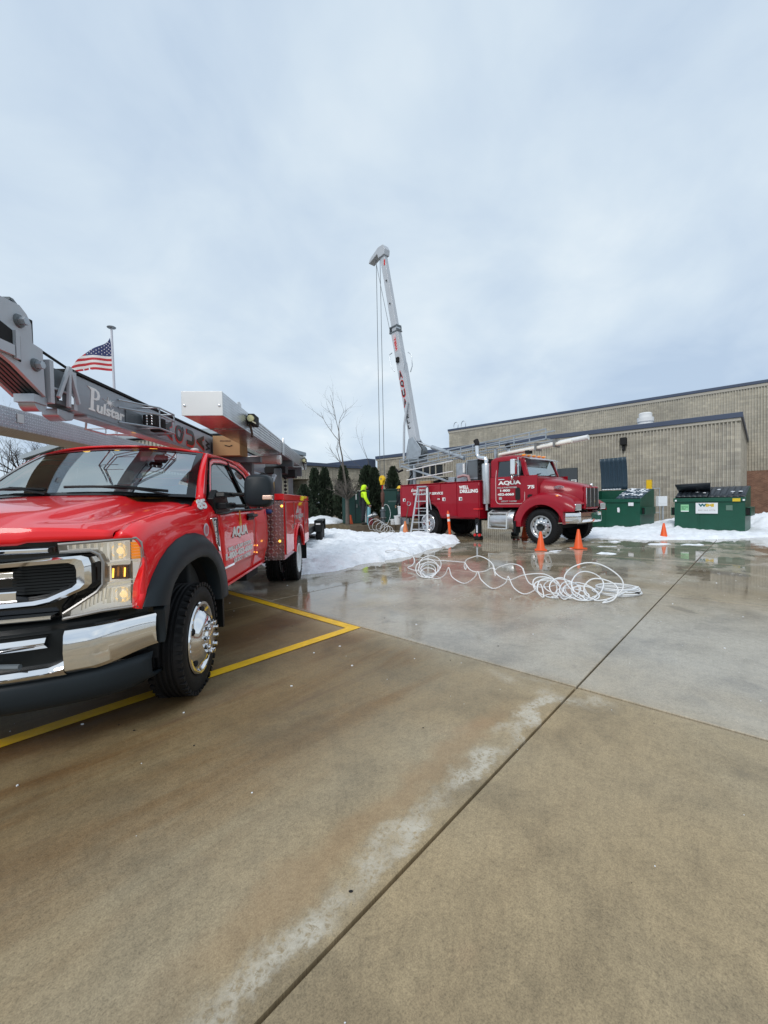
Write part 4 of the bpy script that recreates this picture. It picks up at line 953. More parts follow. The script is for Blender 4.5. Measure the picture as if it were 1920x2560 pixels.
# lamp and guard cage on the mast side
lb = MB().box(-1.04,-.98,ML+.02,ML+.14,2.11,2.215).build('work_lamp', M_dark, fd, bevel=.006)
for i in range(2):
    for j in range(4): MB().ball((-.978,ML+.055+.045*i,2.125+.025*j), .010, 8, .4,1,1).build('led', M_chrome, lb)
MB().box(-1.16,-1.08,ML+.03,ML+.15,2.075,2.20).build('lamp_heatsink', M_dark, fd, bevel=.01)
for s_ in (1,-1):
    mb = MB(); z0,z1 = 2.075,2.26; y0,y1 = ML+.005, ML+.20
    for z in (z0,(z0+z1)/2+.03,z1):
        pts = [(-.62,y0,z),(-.92,y1,z),(-1.22,y1,z),(-1.30,y0,z)]; mb.tube(pts, .008, 6)
    for x,y in ((-.92,y1),(-1.22,y1)): mb.tube([(x,y,z0),(x,y,z1)], .0065, 6)
    for x in (-.92,-1.22): mb.tube([(x,y1,z1),(x,y0,z1)], .0065, 6); mb.tube([(x,y1,z0),(x,y0,z0)], .0065, 6)
    if s_ < 0: mb.xf(Matrix.Translation((0,.25,0)) @ Matrix.Diagonal((1,-1,1,1)))
    mb.build('lamp_cage', M_gal, fd)
MB().box(-.98,-.72,ML+.001,ML+.012,2.09,2.21).build('lamp_panel', M_dgrey, fd)
# name on the mast
PS = [(0,0),(0,.012),(.018,.018),(.030,.165),(.012,.182),(-.004,.19),(.075,.19),(.105,.175),(.115,.145),(.105,.11),(.075,.095),(.052,.095),(.046,.018),(.062,.010),(.062,0)]
HOLE = [(.056,.110),(.068,.112),(.080,.125),(.084,.145),(.076,.165),(.062,.172)]
XP = -.235
mb = MB().prism([(XP-u*1.25, 2.095+v*.92) for u,v in PS],'y',ML+.001,ML+.004); mb.build('lettering', M_lett, fd)
mb = MB().prism([(XP-u*1.25, 2.095+v*.92) for u,v in HOLE],'y',ML+.0045,ML+.0065); mb.build('lettering_counter', M_mast, fd)
text('ulstar', fd, M_lett, (XP-.095,ML+.001,2.092), (-1,0,0), (0,0,1), .38, .088, .004)
pts = []
for k in range(24):
    a = 2*math.pi*k/24; r = (.085 if k%4==0 else .055) if k%2==0 else .018
    pts.append((XP-.265+r*1.15*math.cos(a+.3), 2.205+r*.55*math.sin(a+.3)))
MB().prism(pts,'y',ML+.001,ML+.004).build('starburst', M_lett, fd)
x = -1.36
for ch_,w_,m1,m2 in (('A',.26,M_letr,M_letb),('Q',.26,M_letr,M_letb),('U',.25,M_letr,M_letb),('A',.26,M_letr,M_letb),('w1',.15,M_letb,None),('E',.13,M_letb,None),('L',.13,M_letb,None),('L',.13,M_letb,None)):
    zz0 = 2.075 if m2 else 2.10; hh = .19 if m2 else .13
    # letters lie on their side: their tops point to the front of the truck
    text(ch_, fd, m1, (x-w_-.015, ML+.001, zz0-.012), (0,0,1), (1,0,0), hh+.012, w_, .003)
    if m2: text(ch_, fd, m2, (x-w_, ML+.001, zz0+.012), (0,0,1), (1,0,0), hh-.01, w_-.03, .006)
    x -= w_+(.055 if m2 else .06)
# cargo on the rack
bx1 = thing('cardboard_box', 'plain brown cardboard box on the rack beside the pale tube', 'box', (0,0,0)); bx1.matrix_world = Matrix.Translation((-2.4185,2.8159,0)) @ Matrix.Rotation(R(-86.1),4,'Z')
MB().box(-3.15,-2.75,.30,.66,2.03,2.30).build('carton', M_card, bx1, bevel=.006)
text('fragile', bx1, mat('brown_print',(.14,.08,.05),.7), (-2.748,.40,2.22), (0,1,0), (0,0,1), .14, .02, .002)
MB().tube([(-2.748,.46,2.17),(-2.748,.52,2.155),(-2.748,.56,2.17)], .006, 6).build('hand_hole', M_dark, bx1)
bx2 = thing('cardboard_box', 'tan cardboard box half hidden under the grey mast, above the cab roof', 'box', (0,0,0)); bx2.matrix_world = bx1.matrix_world.copy()
MB().box(-3.2,-2.8,-.30,.12,1.83,2.025).build('carton', mat('light_cardboard',(.48,.33,.17),.8,var=.1,vscale=6), bx2, bevel=.006)
# ------------------------------------------------------------------ maroon drilling truck
pt = thing('drilling_truck', 'maroon conventional cab well drilling truck with raised crane boom', 'truck', (5.5707,12.7918,0), R(-49.3))
diamond('diamond_alu', (.55,.56,.57), 30, 'xz', .3, .9, .5)
WB = -4.62
MS = Matrix.Diagonal((1,-1,1,1))
# right-hand side (-y) is the one in view; build on +y and flip with s
for s in (-1,1):
    wheel(pt, -.08, s*1.02, .515, .53, .29, 'pete_front', M_alu, s, R(-4))
    wheel(pt, WB, s*1.06, .515, .53, .26, 'pete_rear', M_chrome, s)
    wheel(pt, WB, s*.72, .515, .53, .26, 'pete_rear', M_chrome, s)
mb = MB().box(-6.6,.75,-.46,-.36,.62,.90).box(-6.6,.75,.36,.46,.62,.90).box(-.2,.05,-.95,.95,.42,.58).box(WB-.12,WB+.12,-.95,.95,.40,.66).box(-1.9,.6,-.35,.35,.55,1.1); mb.build('chassis', M_dark, pt)
# bumper: front bar with swept ends
rows = []
for i in range(33):
    q = lerp(-1.0,1.0,i/32); y = 1.17*q; x = .90 - .05*q*q - .40*sm(abs(q),.60,1.0)
    rows.append([(x-.12,y,.945),(x-.02,y,.94),(x,y,.925),(x+.012,y,.78),(x,y,.66),(x-.03,y,.63),(x-.12,y,.63)])
MB().grid(rows).build('bumper', M_chrome, pt, ang=30)
# hood: lofted sections from cowl to grille
def hoodsec(q):
    x = lerp(-.42, .86, q); w_ = lerp(.86,.52,sm(q,0,.9)); zt = lerp(2.02,1.72,q**1.15) - .02*sm(q,.85,1); zb = lerp(1.30,1.05,q)
    R_ = []
    for k in range(25):
        a = math.pi*k/24; cx, sn = math.cos(a), math.sin(a); e = 2/3.6
        R_.append((x, w_*math.copysign(abs(cx)**e,cx), zb + (zt-zb)*abs(sn)**e))
    return R_
MB().grid([hoodsec(i/14) for i in range(15)]).build('hood', M_maroon, pt, ang=60)
# front fenders
def pfender(s):
    T_ = [(-1.0,.62),(-.965,.85),(-.90,1.02),(-.80,1.18),(-.65,1.33),(-.45,1.435),(-.2,1.485),(0,1.485),(.25,1.44),(.5,1.36),(.7,1.28),(.84,1.20),(.88,1.14)]
    mb = MB(); rows = []; wx, wr = -.08, .66
    xs = [-.998,-.97,-.94,-.90,-.85,-.80,-.745,-.738]+[wx-wr*math.cos(math.pi*k/22) for k in range(23)]+[.585,.60,.70,.78,.84,.88]
    for x in sorted(xs):
        zt = interp(x,T_); d = abs(x-wx); zb = .515+math.sqrt(max(0,wr*wr-d*d)) if d < wr else (.50 if x<0 else .97)
        zb = min(zb, zt-.06); h = zt-zb; nr = sm(x,.6,.9)
        Y = lambda y: y - .10*nr*(y-.5)
        rows.append([(x,Y(.46),zt+.10-.06*nr),(x,Y(.72),zt+.09-.06*nr),(x,Y(.92),zt+.055-.05*nr),(x,Y(1.06),zt),(x,Y(1.14),zt-min(.07,h*.4)),(x,Y(1.17),zt-min(.15,h*.8)),(x,Y(1.17),zb+.01),(x,Y(1.15),zb),(x,Y(.8),zb)])
    mb.grid(rows); flip(mb,s).build('front_fender', M_maroon, pt, ang=50)
    mb = MB().prism([(.72,.98),(.99,.98),(.99,1.20),(.72,1.20)],'y',0,.01) ; mb = MB().box(.78,.885,.66,1.03,.995,1.19); h = flip(mb,s).build('headlight', M_chrome, pt, bevel=.03, seg=3)
    mb = MB().box(.886,.892,.70,.99,1.02,1.165); flip(mb,s).build('lens', mat('headlight_glass',(.62,.65,.66),.12,.4), h)
    mb = MB().lathe([(.035,0),(.045,.03),(.045,.08),(.03,.10),(0,.10)], (.33,1.0,1.35), (0,0,1), 12).tube([(.33,1.0,1.22),(.33,1.0,1.36)], .015, 6); flip(mb,s).build('fender_lamp', M_amber, pt)
    mb = MB().box(-.98,-.90,.92,1.20,.30,.68); flip(mb,s).build('mud_flap', M_black, pt)
both(pfender)
# grille with vertical bars
MB().box(.80,.90,-.46,.46,1.02,1.70).build('grille_surround', M_maroon, pt, bevel=.05, seg=3)
g = MB().box(.885,.908,-.40,.40,1.09,1.64).build('grille', mat('grille_mesh_dark',(.05,.05,.055),.4,.6), pt)
for k in range(4):
    y = lerp(-.40,.40,k/3); MB().box(.900,.922,y-.012,y+.012,1.08,1.65).build('grille_bar', M_chrome, g, bevel=.004)
MB().ball((.88,0,1.735), .05, 12).build('hood_emblem', M_chrome, pt)
mb = MB().lathe([(0,.008),(.14,.008),(.15,0)], (0,0,0), (0,1,0), 20); mb.xf(Matrix.Translation((.25,-.735,1.68)) @ Matrix.Rotation(R(14),4,'Z') @ Matrix.Diagonal((1,-1,.36,1))); mb.build('hood_badge', M_chrome, pt)
# cab
def cabsec(x, w_, zt, zb):
    R_ = []
    for k in range(29):
        a = math.pi*k/28; cx, sn = math.cos(a), math.sin(a); e = 2/6.
        wq = w_*(1-.06*(abs(sn)**2))
        R_.append((x, wq*math.copysign(abs(cx)**e,cx), zb+(zt-zb)*abs(sn)**e))
    return R_
# lower cab shell
zs = [1.10,1.25,1.6,1.95,2.08]
def ylow(z): return interp(z,[(1.1,.99),(1.4,1.0),(2.0,.985),(2.1,.975)])
mb = MB()
for s in (1,-1):
    mb.grid([[(x, s*ylow(z), z) for z in zs] for x in (-1.95,-1.8,-1.4,-1.0,-.75,-.55,-.42,-.28)])
mb.add([(-.28,.985,1.1),(-.28,-.985,1.1),(-.28,-.975,1.98),(-.28,.975,1.98)],[(0,1,2,3)]); mb.add([(-1.95,.99,1.1),(-1.95,-.99,1.1),(-1.95,-.975,2.08),(-1.95,.975,2.08)],[(0,1,2,3)])
mb.build('cab_shell', M_maroon, pt, ang=30)
# cowl slope
MB().grid([[(-.28,lerp(-.975,.975,i/8),1.98),(-.42,lerp(-.97,.97,i/8),2.04),(-.62,lerp(-.96,.96,i/8),2.09)] for i in range(9)]).build('cowl', M_maroon, pt)
# pillars and roof
def ytop(z): return .975 - (z-2.08)*.16
roof = []
for i,(x,zz_) in enumerate(((-.80,2.60),(-.86,2.70),(-1.0,2.76),(-1.3,2.80),(-1.6,2.80),(-1.85,2.77),(-1.95,2.70))):
    roof.append([(x, .90*math.copysign(abs(math.cos(a))**.42,math.cos(a)), 2.60+(zz_-2.60)*math.sin(a)**.5 if a not in(0,) else 2.60) for a in [math.pi*k/20 for k in range(21)]])
MB().grid(roof).build('roof', M_maroon, pt, ang=60)
def pcab(s):
    mb = MB()
    mb.bar((-.62,.955,2.08),(-.80,.885,2.62),.10,.07,up=(0,1,0)).bar((-.70,.94,2.08),(-.86,.885,2.60),.08,.06,up=(0,1,0))
    mb.box(-1.95,-1.68,.86,.945,2.08,2.62)
    mb.box(-1.95,-.82,.84,.915,2.585,2.66)
    flip(mb,s).build('cab_pillar', M_maroon, pt, bevel=.015)
    mb = MB().add([(-.74,.948,2.08),(-.89,.885,2.585),(-1.68,.885,2.585),(-1.68,.955,2.08)],[(0,1,2,3)]); flip(mb,s).build('door_glass', M_sg, pt)
    # door outline bead
    L = [(-.72,2.55),(-.70,2.3),(-.70,1.32),(-.76,1.235),(-.85,1.21),(-1.60,1.21),(-1.68,1.235),(-1.73,1.32),(-1.74,2.0),(-1.74,2.55),(-1.70,2.62),(-1.60,2.64),(-.86,2.62)]
    def yy(z): return (ylow(z) if z<2.08 else ytop(z)-.01)+.006
    mb = MB().tube([(x,yy(z),z) for x,z in L], .011, 6, closed=True); flip(mb,s).build('door_bead', mat('bead_pale',(.62,.45,.45),.4), pt)
    # mirror
    mb = MB().box(-1.02,-.86,1.13,1.30,2.12,2.60); mr = flip(mb,s).build('mirror', M_chrome, pt, bevel=.03)
    mb = MB().tube([(-.80,.93,2.62),(-.80,1.20,2.64),(-.78,1.22,2.6),(-.78,1.22,2.1),(-.80,1.16,2.06),(-.85,.97,2.05)], .012, 6); flip(mb,s).build('mirror_arm', M_chrome, mr)
    mb = MB().ball((-1.0,1.18,2.03), .085, 12, .5,1,1); flip(mb,s).build('convex_mirror', M_chrome, mr)
    mb = MB().box(-1.62,-1.40,ylow(2)+.005,ylow(2)+.03,1.985,2.01); flip(mb,s).build('door_handle', M_chrome, pt)
    # door vent hole and small intake
    mb = MB().prism([(-.845,1.38),(-.865,1.33),(-1.0,1.33),(-1.02,1.38),(-1.02,1.66),(-.99,1.72),(-.88,1.72),(-.85,1.66)],'y',ylow(1.5)+.001,ylow(1.5)+.008); flip(mb,s).build('door_vent', M_dark, pt)
    mb = MB().prism([(-.42,1.33),(-.60,1.33),(-.60,1.47),(-.55,1.50),(-.44,1.49)],'y',ylow(1.4)+.001,ylow(1.4)+.006); flip(mb,s).build('cowl_vent', M_dark, pt)
    # exhaust stack
    mb = MB().lathe([(.06,1.0),(.06,1.2),(.145,1.22),(.155,1.26),(.155,2.50),(.14,2.56),(.07,2.58)], (-2.12,.96,0), (0,0,1), 20); flip(mb,s).build('exhaust_shield', M_alu, pt, ang=40)
    mb = MB().tube([(-2.12,.96,2.5),(-2.12,.96,2.66),(-2.16,.96,2.74),(-2.30,.96,2.77),(-2.42,.96,2.80),(-2.48,.96,2.88),(-2.49,.96,3.22)], .075, 12); flip(mb,s).build('exhaust_pipe', M_chrome, pt)
    mb = MB().tube([(-2.49,.96,3.2),(-2.49,.96,3.30),(-2.54,.96,3.40)], [.082,.085,.09], 12); flip(mb,s).build('exhaust_tip', M_dark, pt)
    # tank with steps
    mb = MB().lathe([(0,-1.05),(.30,-1.05),(.315,-1.07),(.315,-1.95),(.30,-1.97),(0,-1.97)], (0,.82,.70), (1,0,0), 28); tk = flip(mb,s).build('fuel_tank', M_alu, pt, ang=40)
    mb = MB(); 
    for x in (-1.96,-1.28): mb.prism([(1.02,.42),(1.16,.42),(1.14,.92),(.86,1.02),(.86,.95),(1.02,.88)],'x',x,x+.05)
    mb.box(-1.95,-1.24,1.04,1.17,.40,.43).box(-1.95,-1.24,.90,1.15,.90,.93); flip(mb,s).build('step', M_aluw, tk, bevel=.006)
both(pcab)
text('aqua', pt, M_lett, (-1.635,-1.006,1.80), (1,0,0), (0,0,1), .82, .145, .004)
def ptx(k,x,z,w_,h,m=M_lett,y=-1.008): text(k, pt, m, (x,y,z), (1,0,0), (0,0,1), w_, h, .004)
ptx('well_pump',-1.68,1.705,.72,.05,M_letg); ptx('1800',-1.56,1.60,.36,.075); ptx('4526060',-1.66,1.475,.60,.08); ptx('kendoc',-1.53,1.265,.56,.055,M_letg); ptx('n75',-.60,1.67,.23,.105,M_lett,-.998)
MB().box(-1.61,-1.50,-1.010,-1.006,1.345,1.43).build('door_decal', M_letg, pt)
# windscreen and visor
MB().grid([[Vector((lerp(-.60+.08*(1-u*u),-.80+.05*(1-u*u),v), lerp(.93,.87,v)*u, lerp(2.09,2.61,v))) for u in [lerp(-1,1,i/10) for i in range(11)]] for v in [j/6 for j in range(7)]]).build('windscreen', M_ws, pt)
MB().grid([[Vector((lerp(-.86,-.50,v)+.05*(1-u*u), .90*u, lerp(2.685,2.60,v)-.02*v*v)) for u in [lerp(-1,1,i/10) for i in range(11)]] for v in [j/5 for j in range(6)]]).build('sun_visor', M_alu, pt, thick=.012)
for y in (-.62,-.32,0,.32,.62): MB().ball((-.93,y,2.76), .05, 10, 1.5,1.3,.6).build('roof_lamp', M_amber, pt)
mb = MB().box(-1.9,-.4,-.93,.93,1.15,1.5).box(-.62,-.36,-.9,.9,1.5,2.0); mb.build('cab_interior', M_int, pt)
for y in (-.45,.45): MB().box(-1.75,-1.55,y-.25,y+.25,1.5,2.3).build('seat', MATS['grey_seat'], pt, bevel=.05)
for k in range(2): MB().bar((-.50,lerp(-.6,.25,k),2.12),(-.60,lerp(-.05,.75,k),2.17),.02).build('wiper', M_black, pt)
# tool body
BX0, BX1 = -2.24, -6.05
def pbody(s):
    mb = MB(); rows = []
    for i in range(71):
        x = lerp(BX0,BX1,i/70); d = abs(x-WB)
        zb = .71 if d > .64 else .71+math.sqrt(max(0,.64**2-d*d))*.86
        rows.append([(x,1.20,lerp(zb,1.98,k/8)) for k in range(9)])
    mb.grid(rows); flip(mb,s).build('body_side', M_maroon, pt, thick=.04)
    mb = MB().box(BX1,BX0-.01,.75,1.155,1.30,1.97).box(-3.95,BX0-.01,.75,1.155,.72,1.30).box(BX1,-5.28,.75,1.155,.72,1.30); flip(mb,s).build('compartment', M_maroon, pt)
    mb = MB().box(BX1-.02,BX0+.02,.74,1.23,1.98,2.005); flip(mb,s).build('top_rail', M_maroon, pt, bevel=.006)
    mb = MB().box(-5.26,-3.98,.60,.70,.6,1.3); flip(mb,s).build('wheel_tub', M_dark, pt)
    for x0,x1,z0 in ((-2.28,-3.16,.76),(-3.20,-3.92,.80),(-3.96,-5.30,1.34),(-5.34,-6.01,.76)):
        mb = MB().box(x1,x0,1.202,1.218,z0,1.95); d = flip(mb,s).build('locker_door', M_maroon, pt, bevel=.006)
        xl = x1+.14; zl = 1.40 if z0<1 else 1.42
        if z0 < 1:
            mb = MB().box(xl-.07,xl+.07,1.218,1.226,zl-.06,zl+.06); l = flip(mb,s).build('latch', M_lett2, d, bevel=.004)
            mb = MB().box(xl-.0,xl+.05,1.226,1.234,zl-.045,zl+.035); flip(mb,s).build('latch_lever', M_dark, l)
both(pbody)
def pbt(k,x,z,w_,h,m=M_lett): text(k, pt, m, (x,-1.222,z), (1,0,0), (0,0,1), w_, h, .004)
pbt('well',-3.08,1.745,.42,.115); pbt('drilling',-3.04,1.60,.76,.125); pbt('emergency',-5.46,1.68,.95,.15); pbt('wellserv',-5.36,1.575,1.55,.095); pbt('n75',-4.10,1.39,.13,.04)
MB().box(BX1-.06,BX1,-1.2,1.2,.72,1.98).build('tailgate', M_maroon, pt)
MB().box(BX1,BX0,-.75,.75,.95,1.05).build('deck', M_dgrey, pt)
# outriggers
def outr(s):
    mb = MB().box(-2.43,-2.27,1.04,1.20,.20,1.02); o = flip(mb,s).build('outrigger', M_black, pt, bevel=.01)
    mb = MB().box(-2.47,-2.23,1.0,1.24,1.02,1.07); flip(mb,s).build('outrigger_cap', M_letr, o, bevel=.01)
    mb = MB().box(-2.38,-2.32,1.205,1.212,.25,.60); flip(mb,s).build('outrigger_rod', M_chrome, o)
    for x in (-2.44,-2.26):
        mb = MB().lathe([(0,0),(.05,0),(.05,.06),(0,.06)], (x,1.16,.17), (0,1,0), 12); flip(mb,s).build('foot_pin', M_letr, o)
    mb = MB().box(-2.46,-2.24,1.0,1.24,.0,.13); flip(mb,s).build('foot', M_black, o, bevel=.03)
both(outr)
# machinery behind the cab
MB().box(-3.75,-3.25,-.55,.55,1.98,2.72).build('hydraulic_tank', M_gal, pt, bevel=.02)
MB().box(-3.10,-2.62,-.70,-.55,2.12,2.76).build('control_cabinet', mat('cabinet_grey',(.12,.14,.155),.4), pt, bevel=.01)
mb = MB(); 
for q in ((-3.14,-2.58,2.10,2.13),(-3.14,-2.58,2.75,2.78)): mb.box(q[0],q[1],-.72,-.70,q[2],q[3])
for q in (-3.14,-2.61): mb.box(q,q+.03,-.72,-.70,2.13,2.75)
mb.build('cabinet_frame', M_gal, pt)
MB().box(-2.56,-2.22,-.85,.85,1.9,2.75).build('engine_bay', M_dark, pt)
for x,z in ((-2.42,2.55),(-2.40,2.30)): MB().tube([(x+.10*math.cos(a),-.87,z+.10*math.sin(a)) for a in [2*math.pi*k/16 for k in range(14)]], .022, 6).build('hose_loop', M_black, pt)
MB().lathe([(0,0),(.05,0),(.05,.32),(0,.32)], (-3.32,-.62,2.35), (0,0,1), 12).build('filter_canister', M_white, pt)
MB().tube([(-3.22,-.62,2.70),(-3.15,-.66,2.45),(-3.18,-.68,2.25),(-3.10,-.66,2.20)], .03, 8).build('hydraulic_hose', M_black, pt)
MB().tube([(-3.5,-.75,2.2),(-3.2,-.8,2.24),(-2.98,-.82,2.2),(-2.92,-.82,2.0)], .05, 10).build('suction_hose', mat('pink_hose',(.42,.27,.27),.5), pt)
mb = MB()
for k in range(7): mb.tube([(-5.4+.1*k,-.5,2.0),(-4.8+.1*k,-.55,2.12+.02*k),(-4.2+.08*k,-.52,2.05+.05*(k%3)),(-3.8,-.5,2.15)], .018, 6)
mb.build('hose_bundle', M_black, pt)
MB().box(-5.5,-4.9,-.7,.1,1.98,2.14).build('tool_crate', M_card, pt, bevel=.02)
MB().box(-4.1,-3.8,-.6,.0,1.98,2.22).build('winch_housing', M_gal, pt, bevel=.03)
# crane pedestal and boom (boom leans back over the well)
MB().box(-6.68,-6.48,-.12,.12,.9,3.0).build('pedestal', M_dgrey, pt, bevel=.02)
for y in (-.20,.17):
    MB().prism([(-6.80,3.15),(-6.75,3.55),(-6.62,4.02),(-6.35,4.08),(-6.05,3.75),(-5.86,3.50),(-5.90,3.26),(-6.10,3.12)],'y',y,y+.03).build('boom_foot_plate', M_gal, pt, bevel=.01)
MB().lathe([(0,-.13),(.26,-.13),(.26,.13),(0,.13)], (-6.06,0,3.42), (0,1,0), 24).build('winch_drum', M_dgrey, pt)
MB().box(-6.9,-5.85,-.22,.22,2.98,3.13).build('turntable', M_dgrey, pt, bevel=.02)
def boomsec(x0,z0,x1,z1,w0,w1,th,nm):
    p, q = Vector((x0,0,z0)), Vector((x1,0,z1)); d = (q-p).normalized(); nrm = Vector((d.z,0,-d.x))
    P = []
    for c,ww in ((p,w0),(q,w1)):
        P += [c+nrm*ww/2+Vector((0,th/2,0)), c+nrm*ww/2-Vector((0,th/2,0)), c-nrm*ww/2-Vector((0,th/2,0)), c-nrm*ww/2+Vector((0,th/2,0))]
    return MB().add(P, [(3,2,1,0),(4,5,6,7)]+[(i,(i+1)%4,4+(i+1)%4,4+i) for i in range(4)]).build(nm, M_boom, pt, bevel=.02)
M_boom = mat('pale_grey_boom_paint',(.46,.49,.53),.4,rvar=.08,var=.08,vscale=1.2,coat=.2)
boomsec(-6.40,3.85,-7.15,7.4,.42,.44,.26,'boom_base')
boomsec(-7.14,7.3,-7.50,8.95,.42,.42,.25,'boom_middle')
boomsec(-7.48,8.9,-8.24,12.58,.32,.29,.20,'boom_tip')
MB().prism([(-8.02,12.52),(-7.98,12.75),(-8.10,12.98),(-8.42,13.0),(-9.02,12.74),(-9.12,12.60),(-9.10,12.54),(-8.5,12.72),(-8.42,12.50)],'y',-.17,.17).build('boom_head', M_boom, pt, bevel=.02)
mb = MB().box(-7.78,-7.24,-.15,.15,8.86,8.91).box(-7.76,-7.28,-.14,.14,9.10,9.15)
for x in (-7.74,-7.30): mb.box(x-.025,x+.025,-.145,.145,8.91,9.10)
mb.build('boom_collar', M_dgrey, pt)
MB().bar((-7.30,-.15,9.02),(-7.02,-.15,8.86),.05).build('collar_bracket', M_gal, pt)
for s in (1,-1):
    mb = MB().tube([(-7.55,s*.20,7.95),(-7.72,s*.22,7.9),(-7.62,s*.22,7.4),(-7.42,s*.2,7.1)], .02, 6).tube([(-6.95,s*.20,7.9),(-6.76,s*.22,7.75),(-6.72,s*.22,7.25),(-6.82,s*.2,7.0)], .02, 6); o=mb.build('lamp_guard', M_gal, pt); o['kind']='stuff'
MB().box(-7.32,-7.16,-.22,-.128,7.46,7.68).build('boom_lamp', M_dark, pt, bevel=.02)
for x,z in ((-7.93,11.3),(-7.72,10.2)): MB().box(x-.03,x+.03,-.15,-.13,z-.03,z+.03).build('boom_pin', M_dark, pt)
bd = Vector((-.2065,0,.9785)); br_ = Vector((.9785,0,.2065))
def bt(k,q,w_,h,m,off=-.132,dx=-.06,d=.004):
    c = Vector((-6.40,off,3.85)) + bd*q + br_*(dx-w_/2+.0); text(k, pt, m, c, br_, bd, w_, h, d)
for k_,q in (('A',2.95),('Q',2.52),('U',2.09),('A',1.66)): bt(k_,q-.02,.23,.38,M_letr); bt(k_,q+.02,.18,.31,M_letb,-.133,-.06,.007)
for k_,q in (('w1',1.36),('E',1.12),('L',.88),('L',.64)): bt(k_,q,.15,.17,M_letb)
MB().prism([(0,0),(.2,0),(.2,.8),(0,.8)],'y',0,.004).xf(Matrix.Translation((-7.42,-.132,7.95)) @ Matrix.Rotation(R(-12),4,'Y')).build('boom_decal', mat('pale_decal',(.6,.5,.52),.5), pt)
text('well', pt, M_letr, (-7.26,-.139,8.02), bd, -br_, .62, .12, .004)
MB().box(-8.10,-8.02,-.112,-.102,12.05,12.30).build('tip_decal', M_letr, pt)
# lift rams
MB().tube([(-6.50,-.05,3.95),(-5.4,-.05,3.55)], .045, 10).build('lift_rod', M_chrome, pt)
MB().tube([(-5.4,-.05,3.55),(-3.75,-.05,2.94)], .085, 12).build('lift_ram', M_gal, pt)
MB().tube([(-6.86,-.26,3.1),(-6.80,-.26,4.6),(-6.62,-.22,5.6)], .05, 8).build('side_stay', M_boom, pt)
# hoist lines
for x0,x1,y in ((-8.72,-8.74,-.03),(-8.52,-8.50,.03)):
    MB().tube([(x0,y,12.6),(x1,y,2.45)], .014, 6).build('hoist_line', M_dgrey, pt)
MB().tube([(-8.80,.0,12.62),(-7.86,.0,8.95)], .011, 6).build('hoist_line', M_dgrey, pt)
blk = MB().lathe([(0,-.07),(.16,-.07),(.165,-.05),(.165,.05),(.16,.07),(0,.07)], (-8.62,0,2.42), (0,1,0), 28).build('hook_block', M_yellow, pt, bevel=.01)
MB().prism([(-8.74,2.42),(-8.50,2.42),(-8.56,2.14),(-8.68,2.14)],'y',-.075,.075).build('block_cheek', M_yellow, blk)
MB().lathe([(0,-.09),(.04,-.09),(.04,.09),(0,.09)], (-8.62,0,2.42), (0,1,0), 12).build('block_pin', M_steel, blk)
MB().tube([(-8.62,0,2.14),(-8.62,0,2.02),(-8.66,0,1.96),(-8.60,0,1.92)], .03, 8).build('hook', M_letr, blk)
MB().lathe([(.05,1.1),(.055,1.3),(.09,1.36),(.09,1.75),(.05,1.82),(.035,1.95)], (-8.62,0,0), (0,0,1), 14).build('lifting_tool', mat('rusty_pipe',(.13,.06,.045),.7,.3,var=.3,vscale=9), pt)
# ladder rack running forward over the cab
def rack(s):
    y = -.60
    P0, P1 = Vector((-6.75,y,2.80)), Vector((-.2,y,3.18))
    mb = MB()
    for dz in (0,.13,.30): mb.bar(P0+Vector((0,0,dz)), P1+Vector((0,0,dz)), .04, .035)
    mb.build('rack_rail', M_gal, pt)
    n = 12
    for k in range(n+1):
        c = P0.lerp(P1,k/n); MB().bar(c, c+Vector((0,0,.30)), .028, .028).build('rack_upright', M_gal, pt)
    mb = MB(); 
    for dz in (0,.30): mb.bar(P0+Vector((0,.55,dz)), P1+Vector((0,.55,dz)), .04, .035)
    mb.build('rack_rail', M_gal, pt)
    for k in range(9):
        c = P0.lerp(P1,k/8); MB().bar(c, c+Vector((0,.55,0)), .03, .03).build('rack_crossbar', M_gal, pt)
rack(1)
MB().bar((-6.62,-.62,2.85),(-3.75,-.62,1.98),.09,.06).build('rack_brace', M_gal, pt)
for z in (2.33,2.72): MB().tube([(-6.25,-.68,z-.10),(-3.8,-.68,z+.10)], .022, 6).build('pipe_rail', M_white, pt)
MB().tube([(-7.05,-.55,2.75),(-6.95,-.5,2.62),(-6.7,-.5,2.68)], .05, 8).build('rear_lamp', M_dark, pt)
MB().tube([(-6.55,-.3,2.0),(-6.45,-.36,2.3),(-6.25,-.36,2.5),(-6.40,-.36,2.75)], .035, 8).build('pedestal_hose', M_black, pt)
MB().tube([(-1.9,-.35,2.88),(.95,-.35,3.10)], .075, 14).build('rack_pipe', M_white, pt)
MB().tube([(-1.9,-.52,2.86),(.55,-.52,3.02)], .055, 14).build('rack_pipe', M_pvc, pt)
for x in (-.55,.05): MB().box(x-.03,x+.03,-.62,-.26,2.78+.08*(x+1.5),3.14+.06*x).build('pipe_clamp', M_steel, pt)
MB().box(-.92,-.78,-.58,-.38,2.80,2.90).build('rack_foot', M_dark, pt)
for x in (-5.9,-2.0): MB().box(x-.04,x+.04,-.62,-.54,1.98,2.82+.35*(x+5.9)/5).build('rack_leg', M_gal, pt)
